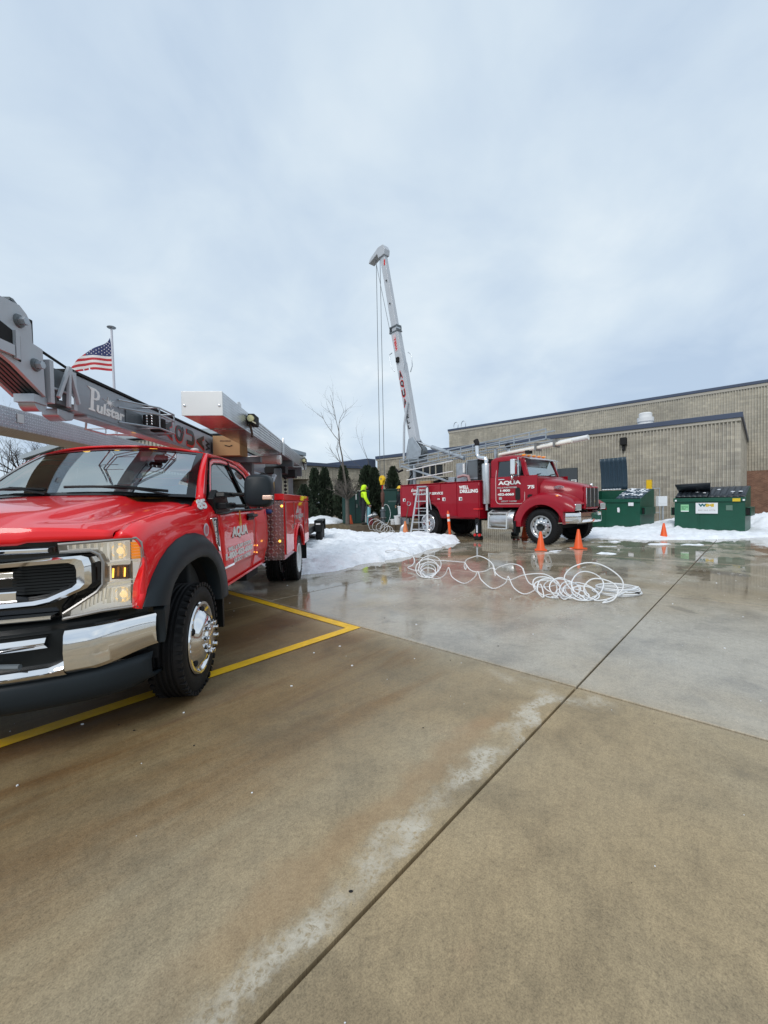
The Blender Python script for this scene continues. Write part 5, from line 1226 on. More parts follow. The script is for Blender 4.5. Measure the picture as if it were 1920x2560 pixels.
# ------------------------------------------------------------------ bins
M_green = mat('green_bin_paint', (.006,.075,.045), .42, var=.15, vscale=3, rvar=.1)
M_lid = mat('black_bin_lid', (.018,.024,.032), .42, rvar=.1, vscale=4)
M_lidb = mat('blue_grey_bin_lid', (.030,.058,.085), .4, rvar=.1, vscale=4)
M_sign = mat('white_sign', (.72,.74,.76), .45)
def dumpster(label, org, rz, W, Dp, lidmat):
    r = thing('dumpster', label, 'dumpster', org, rz, 'green dumpsters by the annex wall')
    Hf, Hb = 1.26, 1.66
    side = [(0,.06),(Dp,.06),(Dp,Hb),(Dp-.25,Hb),(0,Hf)]
    MB().prism(side,'x',0,.02).build('side_panel', M_green, r); MB().prism(side,'x',W-.02,W).build('side_panel', M_green, r)
    MB().box(.021,W-.021,0,.02,.06,Hf).build('front_panel', M_green, r); MB().box(.021,W-.021,Dp-.02,Dp,.06,Hb).build('back_panel', M_green, r); MB().box(.021,W-.021,.021,Dp-.021,.06,.09).build('floor_panel', M_green, r)
    MB().box(.02,W-.02,.03,Dp-.03,.09,1.05).build('rubbish', M_dark, r)
    MB().box(-.03,W+.03,-.05,-.002,Hf-.13,Hf+.01).build('front_rim', M_green, r, bevel=.012)
    for x in (W*.36,): MB().box(x-.02,x+.02,-.022,-.002,.08,Hf-.14).build('stiffener', M_green, r)
    for x0,x1 in ((-.14,-.002),(W+.002,W+.14)):
        mb = MB()
        y0,y1,z0,z1 = .12,Dp-.25,.62,.92
        mb.box(x0,x1,y0,y1,z0,z0+.02).box(x0,x1,y0,y1,z1-.02,z1); xx = x0 if x0<0 else x1-.02
        mb.box(xx,xx+.02,y0,y1,z0+.02,z1-.02); mb.build('fork_pocket', M_green, r)
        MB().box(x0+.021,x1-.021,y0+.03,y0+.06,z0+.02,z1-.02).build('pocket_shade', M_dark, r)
    for x0 in (.05,W-.25):
        MB().box(x0,x0+.2,.2,.45,0,.058).build('skid', M_green, r)
    return r, Hf, Hb
def lid(r, W0, W1, m, ribs_n, M, name='lid'):
    # a lid in its own plane: x across, y from the hinge (0) towards the front (L)
    L = 1.36; nx = ribs_n*8; rows = []
    for j in range(9):
        y = L*j/8; row = []
        for i in range(nx+1):
            u = i/nx; ph = (u*ribs_n) % 1; h = .035*sm(ph,.12,.25)*(1-sm(ph,.75,.88))*sm(j/8,.02,.12)*(1-sm(j/8,.88,.98)); row.append(M @ Vector((lerp(W0,W1,u), -y, h + .05*math.sin(math.pi*min(1,j/8)))))
        rows.append(row)
    return MB().grid(rows).build(name, m, r, thick=.012, ang=30)
d2o = ab(18.8,.39) ; 
ang2 = R(-42.6-5)
d2o = Vector((12.44,14.10,0)) - Vector((math.cos(ang2),math.sin(ang2),0))*2.03
d2, Hf, Hb = dumpster('green dumpster with white sign and a raised black lid', d2o, ang2, 2.03, 1.42, M_lid)
slope = math.atan2(Hb-Hf, 1.36)
def lidM(ang, z=Hb+.02, y=1.40): return Matrix.Translation((0,y,z)) @ Matrix.Rotation(ang,4,'X')
lid(d2, .98, 2.03, M_lid, 6, lidM(slope)); lid(d2, .0, .97, M_lid, 6, lidM(slope*.95), 'lid')
# folded-back flap propped on the left half
MB().add([(.02,.62,1.46),(.98,.62,1.46),(1.06,.10,1.80),(-.02,.12,1.78)],[(0,1,2,3)]).build('raised_flap', M_lid, d2, thick=.02)
MB().box(.66,1.30,-.056,-.052,.70,1.09).build('sign', M_sign, d2, bevel=.002)
text('W', d2, mat('teal_print',(.01,.12,.13),.5), (.735,-.057,.945), (1,0,0), (0,0,1), .25, .115, .002); text('M', d2, mat('gold_print',(.62,.42,.02),.5), (.955,-.057,.945), (1,0,0), (0,0,1), .235, .115, .002)
text('wm_phone', d2, M_letg, (.73,-.057,.80), (1,0,0), (0,0,1), .50, .045, .002)
MB().box(.73,1.20,-.0575,-.0565,.90,.906).build('sign_rule', M_letg, d2)
MB().box(.20,.45,-.024,-.021,.76,1.03).build('green_sticker', mat('pale_green_print',(.25,.55,.30),.5), d2); text('no_parking', d2, mat('green_print',(.02,.18,.07),.5), (.225,-.026,.84), (1,0,0), (0,0,1), .20, .13, .002)
MB().box(.205,.445,-.026,-.0245,.765,.80).build('sticker_foot', M_sign, d2)
MB().box(1.70,1.91,-.056,-.052,1.13,1.24).build('yellow_sticker', mat('yellow_print',(.65,.48,.03),.5), d2)
for x in (.02,1.97): MB().box(x,x+.06,-.056,-.052,1.15,1.21).build('white_sticker', M_sign, d2)
MB().box(1.52,1.70,-.024,-.021,.82,1.0).build('scuffed_decal', mat('scuff',(.10,.18,.14),.6), d2)
ang1 = R(-53)
d1o = Vector((9.34,18.18,0))
d1o = d1o - Vector((math.cos(ang1),math.sin(ang1),0))*.35
d1, _, _ = dumpster('green dumpster with one blue-grey lid standing open', d1o, ang1, 2.2, 1.42, M_lidb)
lid(d1, 1.20, 2.20, M_lidb, 6, lidM(slope)); lid(d1, .0, 1.16, M_lidb, 6, lidM(R(-84)) @ Matrix.Diagonal((1,1.08,1,1)), 'open_lid')
MB().box(1.77,1.97,-.056,-.052,.98,1.12).build('notice', M_sign, d1); MB().prism([(1.33,.72),(1.41,.70),(1.43,.80),(1.40,.92),(1.32,.90)],'y',-.025,-.021).build('torn_label', M_sign, d1)
mb = MB()
for k in range(7):
    mb.ball((.10+.12*k, 1.38, Hb+.05), .05, 8, 1.4,.8,.6)
o = mb.build('snow_clump', M_snow, d1); o['kind'] = 'stuff'
def snow_on_lid(r, x0, x1, n, seed):
    rnd = random.Random(seed); mb = MB(); M = lidM(slope)
    for k in range(n):
        u = rnd.uniform(x0,x1); v = rnd.uniform(.1,1.2); p = M @ Vector((u,-v,.055)); mb.ball(p, rnd.uniform(.03,.08), 8, 1.0,1.6,.35)
    o = mb.build('lid_snow', M_snow, r); o['kind'] = 'stuff'
snow_on_lid(d1,1.25,2.15,70,3); snow_on_lid(d2,.05,.92,14,4); snow_on_lid(d2,1.2,1.9,4,5)

# ------------------------------------------------------------------ cones and marker post
def cone(label, loc, h=.5, m=M_orange, lean=0, grp='orange traffic cones'):
    r = thing('traffic_cone', label, 'traffic cone', loc, random.uniform(0,1.5), grp); k = h/.5
    MB().box(-.15*k,.15*k,-.15*k,.15*k,.0,.028*k).build('base', m, r, bevel=.012)
    MB().lathe([(.115*k,.029*k),(.108*k,.05*k),(.030*k,.485*k),(.022*k,.5*k),(0,.5*k)], (0,0,0), (0,0,1), 24).build('cone_body', m, r)
    r.rotation_euler.x = lean; return r
cone('orange traffic cone in front of the maroon truck wheel', (4.09,10.71,0.003))
cone('orange traffic cone with slush round its base under the chrome bumper', (5.18,10.92,0.003), .52)
cone('orange traffic cone standing between the two dumpsters', (9.0,13.17,.015), .48)
cone('orange cone half hidden behind the maroon truck front wheel', (4.93,14.39,0.003), .5)
cone('orange cone beside the trunk of the bare tree', (-1.66,20.3,.10), .62)
cone('faded orange cone leaning on the shovel blade', (.80,15.35,.06), .55, M_orange2, R(-6))
r = thing('marker_post', 'slim orange delineator post with white bands at snow edge', 'marker post', (2.33,14.45,0)); r.rotation_euler = (R(1),R(-4.5),0)
MB().lathe([(.15,.0),(.15,.03),(.06,.06),(.048,.07)], (0,0,0), (0,0,1), 16).build('base', M_dark, r)
MB().lathe([(.047,.07),(.047,.90),(.03,.95),(.012,1.0),(0,1.0)], (0,0,0), (0,0,1), 14).build('post', M_orange, r)
for z in (.62,.79): MB().lathe([(.0485,z),(.0485,z+.085)], (0,0,0), (0,0,1), 14).build('reflective_band', M_lett, r)

# ------------------------------------------------------------------ step ladder and shovel
r = thing('step_ladder', 'aluminium step ladder standing open beside the maroon truck', 'ladder', (1.26,14.95,.06), math.atan2(-.45,.89))
Ht = 1.80
def lp(side, f, t): # f=0 front frame, 1 rear frame
    hw = lerp(.34,.18,t); y = lerp(0,.42,t) if f==0 else lerp(.85,.48,t)
    return Vector((side*hw, y, Ht*t))
for sd_ in (-1,1):
    MB().bar(lp(sd_,0,0), lp(sd_,0,1), .07, .03).build('rail', M_ladder, r, bevel=.004); MB().bar(lp(sd_,1,0), lp(sd_,1,.98), .045, .025).build('rear_leg', M_ladder, r)
for k in range(1,7):
    t_ = k/7; a, b = lp(-1,0,t_), lp(1,0,t_); MB().box(a.x,b.x,a.y-.05,a.y+.05,a.z-.02,a.z+.01).build('step', M_ladder, r, bevel=.004)
for t_ in (.12,.5,.85):
    MB().bar(lp(-1,1,t_), lp(1,1,t_), .03, .02).build('rear_brace', M_ladder, r)
MB().bar(lp(-1,1,.12), lp(1,1,.3), .02, .015).build('diagonal', M_ladder, r)
MB().box(-.20,.20,.34,.56,Ht,Ht+.05).build('top_cap', M_gal, r, bevel=.01)
r = thing('shovel', 'grain shovel with D handle leaning against the maroon body', 'shovel', (.72,15.55,.05), R(10)); r.rotation_euler = (R(-4),R(12),R(10))
MB().tube([(0,0,.42),(0,0,1.16)], .016, 8).build('shaft', M_wood, r)
MB().tube([(0,0,1.15),(-.06,0,1.20),(-.065,0,1.30),(.065,0,1.30),(.06,0,1.20),(0,0,1.15)], .014, 8).build('d_handle', M_gal, r)
rows = []
for j in range(9):
    v = j/8; z = .48*(1-v); hw = lerp(.05,.165,sm(v,0,.35)); rows.append([(u*hw, -.05*(1-u*u)*1.0+.05, z) for u in [lerp(-1,1,i/8) for i in range(9)]])
MB().grid(rows).build('blade', M_gal, r, thick=.006)

# ------------------------------------------------------------------ planting bed, cabinets, well tools
BEDZ = .27
bed = MB(); P = [(-1.6,18.85),(1.6,18.85),(2.5,21),(1.2,25.5),(-5,26.5),(-9,22.5),(-5.5,20.6),(-2.6,20.2)]
bed.prism(P,'z',-.1,BEDZ); bed.build('planting_bed', M_lawn)['kind'] = 'structure'
MB().prism([(-.6,15.9),(1.9,15.9),(2.4,17.5),(1.7,18.9),(-1.8,18.9),(-2.4,18.1)],'z',-.1,.03).build('lawn', M_lawn)['kind'] = 'structure'
r = thing('timber_edging', 'low weathered timber edging in front of the green cabinets', 'edging', (0,0,0))
for k in range(3): MB().box(-1.6+1.07*k,-.55+1.07*k,18.72,18.84,0.0,.285).build('timber', M_wood, r, bevel=.015)
M_cab = mat('dark_green_cabinet', (.008,.050,.042), .45, var=.1, vscale=2)
def cabinet(label, x0,x1,y0,y1,h):
    r = thing('utility_cabinet', label, 'utility cabinet', ((x0+x1)/2,(y0+y1)/2,BEDZ), 0, 'green utility cabinets'); w_, d = (x1-x0)/2,(y1-y0)/2
    MB().box(-w_,w_,-d,d,.0,h).build('housing', M_cab, r, bevel=.03); MB().box(-w_-.04,w_+.04,-d-.05,d+.05,h+.001,h+.05).build('cover', M_cab, r, bevel=.02)
    MB().box(-.01,.01,-d-.012,-d-.001,.1,h-.08).build('door_seam', M_dark, r); MB().box(.06,.10,-d-.05,-d-.002,h*.5,h*.5+.18).build('handle', M_steel, r)
    return r
cabinet('green utility cabinet behind the bare tree trunk', -2.1,-.78,20.7,21.9,1.60)
c2_ = cabinet('green utility cabinet behind the hanging yellow hook block', .0,1.35,21.3,22.5,1.68)
MB().box(-.45,.25,-.606,-.602,1.05,1.12).build('faded_label', mat('faded_print',(.09,.14,.13),.6), c2_)
r = thing('white_door_frame', 'pale upright frame standing behind the worker in yellow', 'frame', (-1.15,20.2,BEDZ))
for q in ((-.24,-.18,1.2,1.64),(.22,.28,.0,1.64),(-.24,.28,1.60,1.66)): MB().box(q[0],q[1],-.03,.03,q[2],q[3]).build('bar', M_sign, r)
r = thing('blue_pipe_bundle', 'pale blue plastic pipe standing beside the worker', 'pipe', (-.74,19.45,BEDZ))
MB().lathe([(0,0),(.085,0),(.085,.82),(.07,.85),(0,.85)], (0,0,0), (.04,0,1), 16).build('pipe', mat('pale_blue_plastic',(.16,.36,.42),.35), r)
r = thing('well_casing', 'dark steel well casing below the hook block', 'well casing', (-.05,19.35,BEDZ))
MB().lathe([(.11,0),(.11,.62),(.14,.63),(.14,.70),(.05,.71),(.05,.95),(0,.96)], (0,0,0), (0,0,1), 18).build('casing', M_dgrey, r)
MB().lathe([(.055,.72),(.055,.98)], (0,0,.02), (0,0,1), 14).build('pale_coupling', M_sign, r)
MB().lathe([(.16,.30),(.16,.34),(.11,.35)], (0,0,0), (0,0,1), 18).build('flange', M_steel, r)
r = thing('pump_motor', 'rusty brown pump motor with white rags beside the well casing', 'pump', (-.50,19.15,BEDZ))
MB().lathe([(0,0),(.13,0),(.14,.05),(.14,.34),(.11,.42),(0,.43)], (.14,0,0), (0,0,1), 16).build('motor', mat('brown_rust',(.10,.055,.03),.7,var=.3,vscale=8), r)
MB().box(-.24,-.02,-.12,.12,.0,.34).build('crate', mat('dark_red_paint',(.12,.01,.015),.5), r, bevel=.02)
MB().tube([(-.26,-.08,.40),(-.12,-.1,.45),(.05,-.08,.50),(.18,-.05,.47)], [.03,.045,.05,.02], 8).build('rag', M_sign, r)
MB().tube([(-.25,-.1,.05),(-.22,-.13,.35),(.0,-.13,.38)], .015, 6).build('lever', M_dgrey, r)
MB().tube([(.05+.09*math.cos(a),-.12,.50+.09*math.sin(a)) for a in [2*math.pi*k/14 for k in range(14)]], .02, 6, closed=True).build('hose_ring', M_dgrey, r)
def bucket(label, loc, h=.37, rr=.15, z=BEDZ):
    r = thing('bucket', label, 'bucket', (loc[0],loc[1],z), random.uniform(0,3), 'white buckets near the well')
    MB().lathe([(0,.005),(rr*.86,.005),(rr,h-.06),(rr+.012,h-.05),(rr+.012,h),(rr-.005,h),(rr*.85,.03),(0,.03)], (0,0,0), (0,0,1), 20).build('pail', M_sign, r)
    MB().tube([(rr*math.cos(a),-.02-.25*abs(math.sin(a))*.6,h-.05-.12*math.sin(a)) for a in [math.pi*k/10 for k in range(11)]], .006, 5).build('wire_handle', M_steel, r)
bucket('white plastic bucket nearest the tail of the maroon truck', (.62,18.95), .42, .16); bucket('smaller white pail just left of the big white bucket', (.40,19.0), .26, .11); bucket('white pail on the cabinet ledge by the second worker', (.78,19.5), .40, .13, BEDZ+.45)
r = thing('grey_toolbox', 'small grey box behind the white bucket', 'box', (.88,19.35,BEDZ)); MB().box(-.28,.28,-.15,.15,0,.44).build('case', M_gal, r, bevel=.02); MB().box(-.28,.28,-.152,-.15,.30,.32).build('seam', M_dark, r)

# ------------------------------------------------------------------ people
def skin(name, pts, edges, m, parent, sub=2):
    me = bpy.data.meshes.new(name); me.from_pydata([p[:3] for p in pts], edges, []); me.materials.append(m)
    o = bpy.data.objects.new(name, me); scene.collection.objects.link(o); o.parent = parent
    md = o.modifiers.new('sk','SKIN'); md.use_smooth_shade = True; md.branch_smoothing = .6
    lay = me.skin_vertices[0].data if me.skin_vertices else None
    if lay is None:
        bm = bmesh.new(); bm.from_mesh(me); bm.verts.layers.skin.verify(); bm.to_mesh(me); bm.free(); lay = me.skin_vertices[0].data
    for i, p in enumerate(pts):
        rr = p[3]; lay[i].radius = (rr, p[4] if len(p)>4 else rr); lay[i].use_root = (i==0)
    s2 = o.modifiers.new('ss','SUBSURF'); s2.levels = sub; s2.render_levels = sub
    return o
M_hiv = mat('lime_yellow_cloth', (.60,.92,.015), .75, var=.12, vscale=9, bump=.3, bscale=25)
M_navy = mat('dark_overalls', (.010,.012,.018), .8, var=.3, vscale=8, bump=.3, bscale=20)
M_skin = mat('skin', (.45,.26,.18), .6)
M_boot = mat('dark_boots', (.02,.015,.012), .6)
def hand(parent, w_, d, name='hand'):
    # palm with four bent fingers and a thumb, hanging along -z
    p = [(0,0,0,.032,.018),(0,0,-.05,.040,.016),(0,0,-.085,.038,.014)]; e = [(0,1),(1,2)]
    for k,(ox,L) in enumerate(((-.028,.062),(-.010,.072),(.010,.068),(.027,.052))):
        i = len(p); p += [(ox,-.004,-.10,.010),(ox,-.016,-.10-L*.5,.009),(ox,-.040,-.10-L*.85,.008)]; e += [(2,i),(i,i+1),(i+1,i+2)]
    i = len(p); p += [(-.040,-.012,-.05,.012),(-.052,-.030,-.082,.009)]; e += [(0,i),(i,i+1)]
    o = skin(name, p, e, M_skin, parent, 1); o.location = w_; o.rotation_euler = d; return o
def worker(label, loc, rz, hood):
    r = thing('person', label, 'person', loc, rz)
    # local: +x is where the person faces
    body = [(0,0,.92,.15,.17),(-.01,0,1.10,.135,.165),(.0,0,1.28,.135,.18),(.01,0,1.42,.11,.17),(.02,0,1.52,.058),(.045,0,1.60,.070),(.055,0,1.68,.085),(.05,0,1.755,.070),
            (.0,.10,.84,.095),(.03,.105,.50,.072),(-.02,.11,.12,.055),(.0,-.10,.84,.095),(-.02,-.105,.50,.072),(-.08,-.11,.12,.055)]
    ed = [(0,1),(1,2),(2,3),(3,4),(4,5),(5,6),(6,7),(0,8),(8,9),(9,10),(0,11),(11,12),(12,13)]
    skin('body', body, ed, M_navy, r)
    for y,x in ((.11,-.02),(-.11,-.08)):
        skin('boot', [(x-.03,y,.07,.058),(x+.06,y,.05,.052),(x+.17,y,.04,.042)], [(0,1),(1,2)], M_boot, r)
    m = M_hiv if hood else M_navy
    up = [(0.0,0,1.16,.150,.185),(.0,0,1.32,.150,.195),(.01,0,1.45,.115,.16),(.01,0,1.53,.085),
          (.01,.20,1.42,.075),(.04,.235,1.18,.065),(.16,.23,.96,.052),(.20,.225,.90,.045),
          (.01,-.20,1.42,.075),(.03,-.235,1.18,.065),(.13,-.23,.96,.052),(.17,-.225,.90,.045)]
    ue = [(0,1),(1,2),(2,3),(2,4),(4,5),(5,6),(6,7),(2,8),(8,9),(9,10),(10,11)]
    if hood:
        i = len(up); up += [(.03,0,1.62,.115,.115),(.045,0,1.71,.118,.112),(.03,0,1.80,.075)]; ue += [(3,i),(i,i+1),(i+1,i+2)]
        j = len(up); up += [(-.12,0,1.52,.075,.10)]; ue += [(3,j)]
    skin('jacket', up, ue, m, r)
    if hood:
        MB().box(-.135,-.10,-.13,.13,.85,1.42).build('bib_back', M_navy, r, bevel=.05)
        for y in (-.09,.09): MB().tube([(-.15,y,1.30),(-.13,y,1.46),(-.02,y*1.2,1.56),(.12,y,1.46),(.155,y,1.25)], .02, 6).build('brace', M_navy, r)
    # face
    MB().ball((.085,0,1.66), .082, 14, .9,.85,1.15).build('face', M_skin, r)
    MB().prism([(.155,1.655),(.185,1.635),(.155,1.625)],'y',-.014,.014).build('nose', M_skin, r)
    for y in (-.032,.032): MB().ball((.152,y,1.685), .011, 8).build('eye', M_dark, r)
    MB().box(.148,.158,-.028,.028,1.595,1.602).build('mouth', mat('lips',(.25,.09,.08),.6), r)
    if not hood:
        MB().lathe([(.135,1.72),(.13,1.74),(.122,1.78),(.095,1.83),(.05,1.86),(0,1.865)], (.04,0,0), (0,0,1), 20).build('hard_hat', M_yellow, r)
        MB().lathe([(.0,1.715),(.165,1.715),(.165,1.725),(.13,1.74)], (.06,0,0), (0,0,1), 20).build('hat_brim', M_yellow, r)
        for s in (-1,1): MB().ball((.04,s*.088,1.655), .022, 8, .7,.5,1.2).build('ear', M_skin, r)
    hand(r, (.205,.225,.90), (0,R(-12),R(80))); hand(r, (.175,-.225,.90), (0,R(-12),R(100)))
    return r
wk = worker('person in lime yellow hooded jacket and dark bib overalls facing the well', (-.98,19.55,BEDZ), R(15), True); wk.scale = (1.38,1.38,1.06)
worker('person in yellow hard hat and dark clothes partly hidden by maroon truck', (.84,20.5,BEDZ), R(200), False)

# ------------------------------------------------------------------ trees
M_bark = mat('grey_bark', (.115,.10,.085), .9, var=.3, vscale=9, bump=.6, bscale=30)
M_bark2 = mat('dark_bark', (.060,.050,.045), .9, var=.3, vscale=9)
def bare_tree(label, loc, h, seed, fork, n0, spread, m, r0=.06, depth=4, leader=True, grp=None):
    rnd = random.Random(seed); r = thing('bare_tree', label, 'tree', loc, 0, grp)
    MB().tube([(0,0,-.1),(.01,0,fork*.5),(0,.01,fork)], [r0*1.25,r0,r0*.95], 10).build('trunk', m, r)
    mb = MB()
    def grow(p, d, L, rad, lev):
        n = 5; pts = [p]; rs = [rad]; q = Vector(p); dd = Vector(d)
        for i in range(n):
            dd = (dd + Vector((rnd.gauss(0,.10),rnd.gauss(0,.10),rnd.gauss(.05,.07)))).normalized(); q = q + dd*L/n; pts.append(q.copy()); rs.append(rad*(1-.62*(i+1)/n))
        mb.tube(pts, rs, 6 if lev<2 else 4, caps=False)
        if lev >= depth: return
        k = rnd.randint(3,5) if lev < depth-1 else rnd.randint(2,4)
        for _ in range(k):
            f = rnd.uniform(.25,1.0); i = min(n-1,int(f*n)); pp = pts[i].lerp(pts[i+1], f*n-i)
            ax = Vector((rnd.gauss(0,1),rnd.gauss(0,1),rnd.gauss(0,.5))); ax = (ax - dd*ax.dot(dd)).normalized()
            nd = (dd*rnd.uniform(.6,1.1) + ax*rnd.uniform(.45,.9)).normalized(); grow(pp, nd, L*rnd.uniform(.42,.66), rs[i]*.6, lev+1)
    if leader: grow(Vector((0,0,fork)), (0.03,0,1), h-fork, r0*.6, 1)
    for i in range(n0):
        a = 2*math.pi*(i+rnd.random()*.5)/n0; el = rnd.uniform(.25,1.1)*(1/spread)
        grow(Vector((0,0,fork*rnd.uniform(.88,1.0))), Vector((math.cos(a),math.sin(a),el)).normalized(), rnd.uniform(.40,.60)*(h-fork)*spread*.62, r0*.55, 1)
    mb.build('crown', m, r, fix=False, ang=60); return r
bare_tree('young bare tree with grey branches in the snow before the cabinets', (-1.78,19.9,0), 4.9, 11, 1.62, 13, .82, M_bark, .10, 4)
bare_tree('slim bare sapling behind the hanging cables', (-.35,25.5,.2), 4.6, 5, 1.0, 5, .9, M_bark, .05, 3)
for i,(x,y,h_) in enumerate(((-23.2,24.0,5.2),(-25.2,27,6.0),(-22.6,25.8,4.2))):
    bare_tree(['bare dark tree leftmost, left of the gabled building','taller bare tree behind the leftmost tree','low twiggy bare tree beside the gabled wall'][i], (x,y,0), h_, 20+i, .7, 9, 1.0, M_bark2, .07, 4, grp='bare trees at the left edge')
for i,(x,y,h_) in enumerate(((-34.5,44,13.2),(-29.5,46,12.6),(-39,44,12.5))):
    bare_tree(['bare spreading tree rising behind the pipe tray','bare tree rising behind the grey mast and flagpole','bare tree crown seen above the left pipe tray'][i], (x,y,0), h_, 31+i, 5.5, 9, 1.15, M_bark2, .16, 4, leader=False, grp='bare trees behind the mast')
# evergreens
M_ever = mat('evergreen_foliage', (.028,.045,.022), .8, var=.5, vscale=6)
def evergreen_mesh(seed, rb):
    rnd = random.Random(seed); mb = MB()
    for k in range(4200):
        t_ = rnd.random()**.8; z = .06 + .94*t_; prof = (1-t_)**.62*min(1,(t_+.04)*7); a = rnd.uniform(0,2*math.pi)
        lump = 1+.22*math.sin(3*a+z*9)+.16*math.sin(7*a-z*15+1); rr = rb*prof*lump*(.5+.62*math.sqrt(rnd.random()))
        c = Vector((rr*math.cos(a), rr*math.sin(a), z)); out = Vector((math.cos(a),math.sin(a),rnd.uniform(.6,1.8))).normalized()
        L = rnd.uniform(.02,.065); w_ = L*.30; sd_ = out.cross(Vector((rnd.gauss(0,1),rnd.gauss(0,1),rnd.gauss(0,1)))).normalized()*w_
        mb.add([c-sd_, c+sd_, c+out*L+sd_*.4, c+out*L-sd_*.4],[(0,1,2,3)])
    return mb.mesh('foliage', M_ever, smooth=False, fix=False)
EV = [evergreen_mesh(1,.17), evergreen_mesh(2,.20), evergreen_mesh(3,.28)]
def evergreen(label, x, y, h, w_, k):
    r = thing('evergreen_shrub', label, 'evergreen', (x,y,.1), random.uniform(0,6), 'evergreens by the school wall')
    o = bpy.data.objects.new('foliage', EV[k]); scene.collection.objects.link(o); o.parent = r; o.scale = (h*w_,h*w_,h)
    MB().tube([(0,0,-.1),(0,0,h*.8)], [.07,.02], 6).build('stem', M_bark, r)
    rnd = random.Random(int(x*100)); mb = MB()
    for _ in range(5):
        a = rnd.uniform(3.4,6.0); z = rnd.uniform(.15,.75)*h; rr = .17*h*w_*(1-z/h)**.6; mb.ball((rr*math.cos(a),rr*math.sin(a),z), rnd.uniform(.04,.09), 8, 1.2,1,.6)
    o = mb.build('snow_clump', M_snow, r); o['kind'] = 'stuff'
for q in (('columnar evergreen, leftmost of the pair by the dark entrance',-3.95,23.6,3.15,.95,0),('columnar evergreen, right one of the pair by the dark entrance',-3.42,24.0,3.2,.9,1),('evergreen directly behind the bare tree',-2.35,24.0,3.3,.95,0),('broad evergreen behind the lime jacket',-.95,24.3,3.3,.95,2),('evergreen behind the yellow hook block',-.55,24.0,3.15,1.0,1),('lone conical evergreen against the annex wall',.62,26.0,3.35,.95,1),('low evergreen at the snow edge near the trailer',-4.35,22.3,2.2,1.1,2)):
    evergreen(*q)

# ------------------------------------------------------------------ flagpole and flag
r = thing('flagpole', 'tall pale flagpole with flat disc top behind the mast', 'flagpole', (-16.1,25,0)); r.rotation_euler = (0,R(-.6),0)
MB().lathe([(.09,0),(.085,4),(.06,12.1),(0,12.1)], (0,0,0), (0,0,1), 14).build('pole', mat('pole_paint',(.55,.55,.60),.4,.3), r)
MB().lathe([(0,12.10),(.22,12.12),(.25,12.16),(.22,12.20),(0,12.22)], (0,0,0), (0,0,1), 20).build('cap', M_gal, r)
M_fr = mat('flag_red',(.45,.015,.025),.7); M_fw = mat('flag_white',(.70,.68,.68),.7); M_fb = mat('flag_blue',(.02,.03,.12),.7)
fl = thing('flag', 'stars and stripes flag blowing left from the pole', 'flag', (-16.32,25,0))
def fpos(u, v, off=0.):
    wav = .14*math.sin(7*u+2*v)+.06*math.sin(15*u)
    return Vector((-.02-2.85*u + .10*v*(1-u), wav+off, 11.55 - 1.95*v - .05*u + .05*math.sin(6*u)*u))
NU, NV = 60, 52
parts = {0:MB(),1:MB(),2:MB()}
for i in range(NU):
    for j in range(NV):
        u0,u1,v0,v1 = i/NU,(i+1)/NU,j/NV,(j+1)/NV
        top = lambda u: u*.90
        if v1 <= top(u0): continue
        if v0 > 1-.05*u0 - (.06 if (i in (26,27,35)) else 0): continue
        a0, a1 = max(v0,top(u0)), max(v0,min(v1,top(u1)))
        um, vm = (u0+u1)/2,(v0+v1)/2
        k = 2 if (um<.52 and vm<7/13) else (0 if int(vm*13)%2==0 else 1)
        parts[k].add([fpos(u0,a0),fpos(u1,max(a1,top(u1)) if top(u1)<v1 else v1),fpos(u1,v1),fpos(u0,v1)],[(0,1,2,3)])
for k,(nm,mm) in enumerate((('red_stripe',M_fr),('white_stripe',M_fw),('blue_canton',M_fb))):
    o = parts[k].build(nm, mm, fl, fix=False)
    if k < 2: o['kind'] = 'stuff'
mb = MB()
for row in range(9):
    for cI in range(6 if row%2==0 else 5):
        u = .52*((cI*2+1+(row%2))/12); v = (7/13)*((row+1)/10)
        if v < u*.90+.02: continue
        c = fpos(u,v,-.012); R_ = [c+Vector((math.cos(a)*q,0,math.sin(a)*q)) for a,q in [(math.pi/2+2*math.pi*n_/10,(.05 if n_%2==0 else .021)) for n_ in range(10)]]
        mb.add(R_,[list(range(10))])
o = mb.build('star', M_fw, fl, fix=False); o['kind'] = 'stuff'

# ------------------------------------------------------------------ trailer behind the pickup
tr = thing('flatbed_trailer', 'low black flatbed trailer hitched behind the red service truck', 'trailer', (-2.4185,2.8159,0), R(-86.1))
MB().box(-12.6,-7.2,-.80,.80,.50,.58).build('deck', M_wood, tr)
for y in (-.86,.81): MB().box(-12.6,-7.2,y,y+.05,.42,.62).build('side_rail', M_black, tr, bevel=.008)
MB().bar((-7.2,.6,.52),(-6.3,.03,.52),.1).bar((-7.2,-.6,.52),(-6.3,-.03,.52),.1).build('drawbar', M_black, tr)
for s in (1,-1):
    mb = MB().box(-11.7,-10.25,.87,1.13,.76,.80).box(-10.31,-10.25,.87,1.13,.42,.76).box(-11.7,-11.64,.87,1.13,.42,.76); flip(mb,s).build('fender', M_black, tr, bevel=.02)
    mb = MB().box(-10.245,-10.235,.93,1.07,.66,.70); flip(mb,s).build('reflector', M_lett2, tr)
    for x in (-10.65,-11.30): 
        mb = MB().lathe([(0,-.1),(.18,-.1),(.30,-.09),(.33,-.06),(.33,.06),(.30,.09),(.18,.1),(0,.1)], (x,s*1.0,.33), (0,1,0), 24); mb.build('wheel', M_tyre, tr)
    mb = MB().box(-12.65,-12.6,.6,.8,.45,.55); flip(mb,s).build('tail_lamp', M_letr, tr)
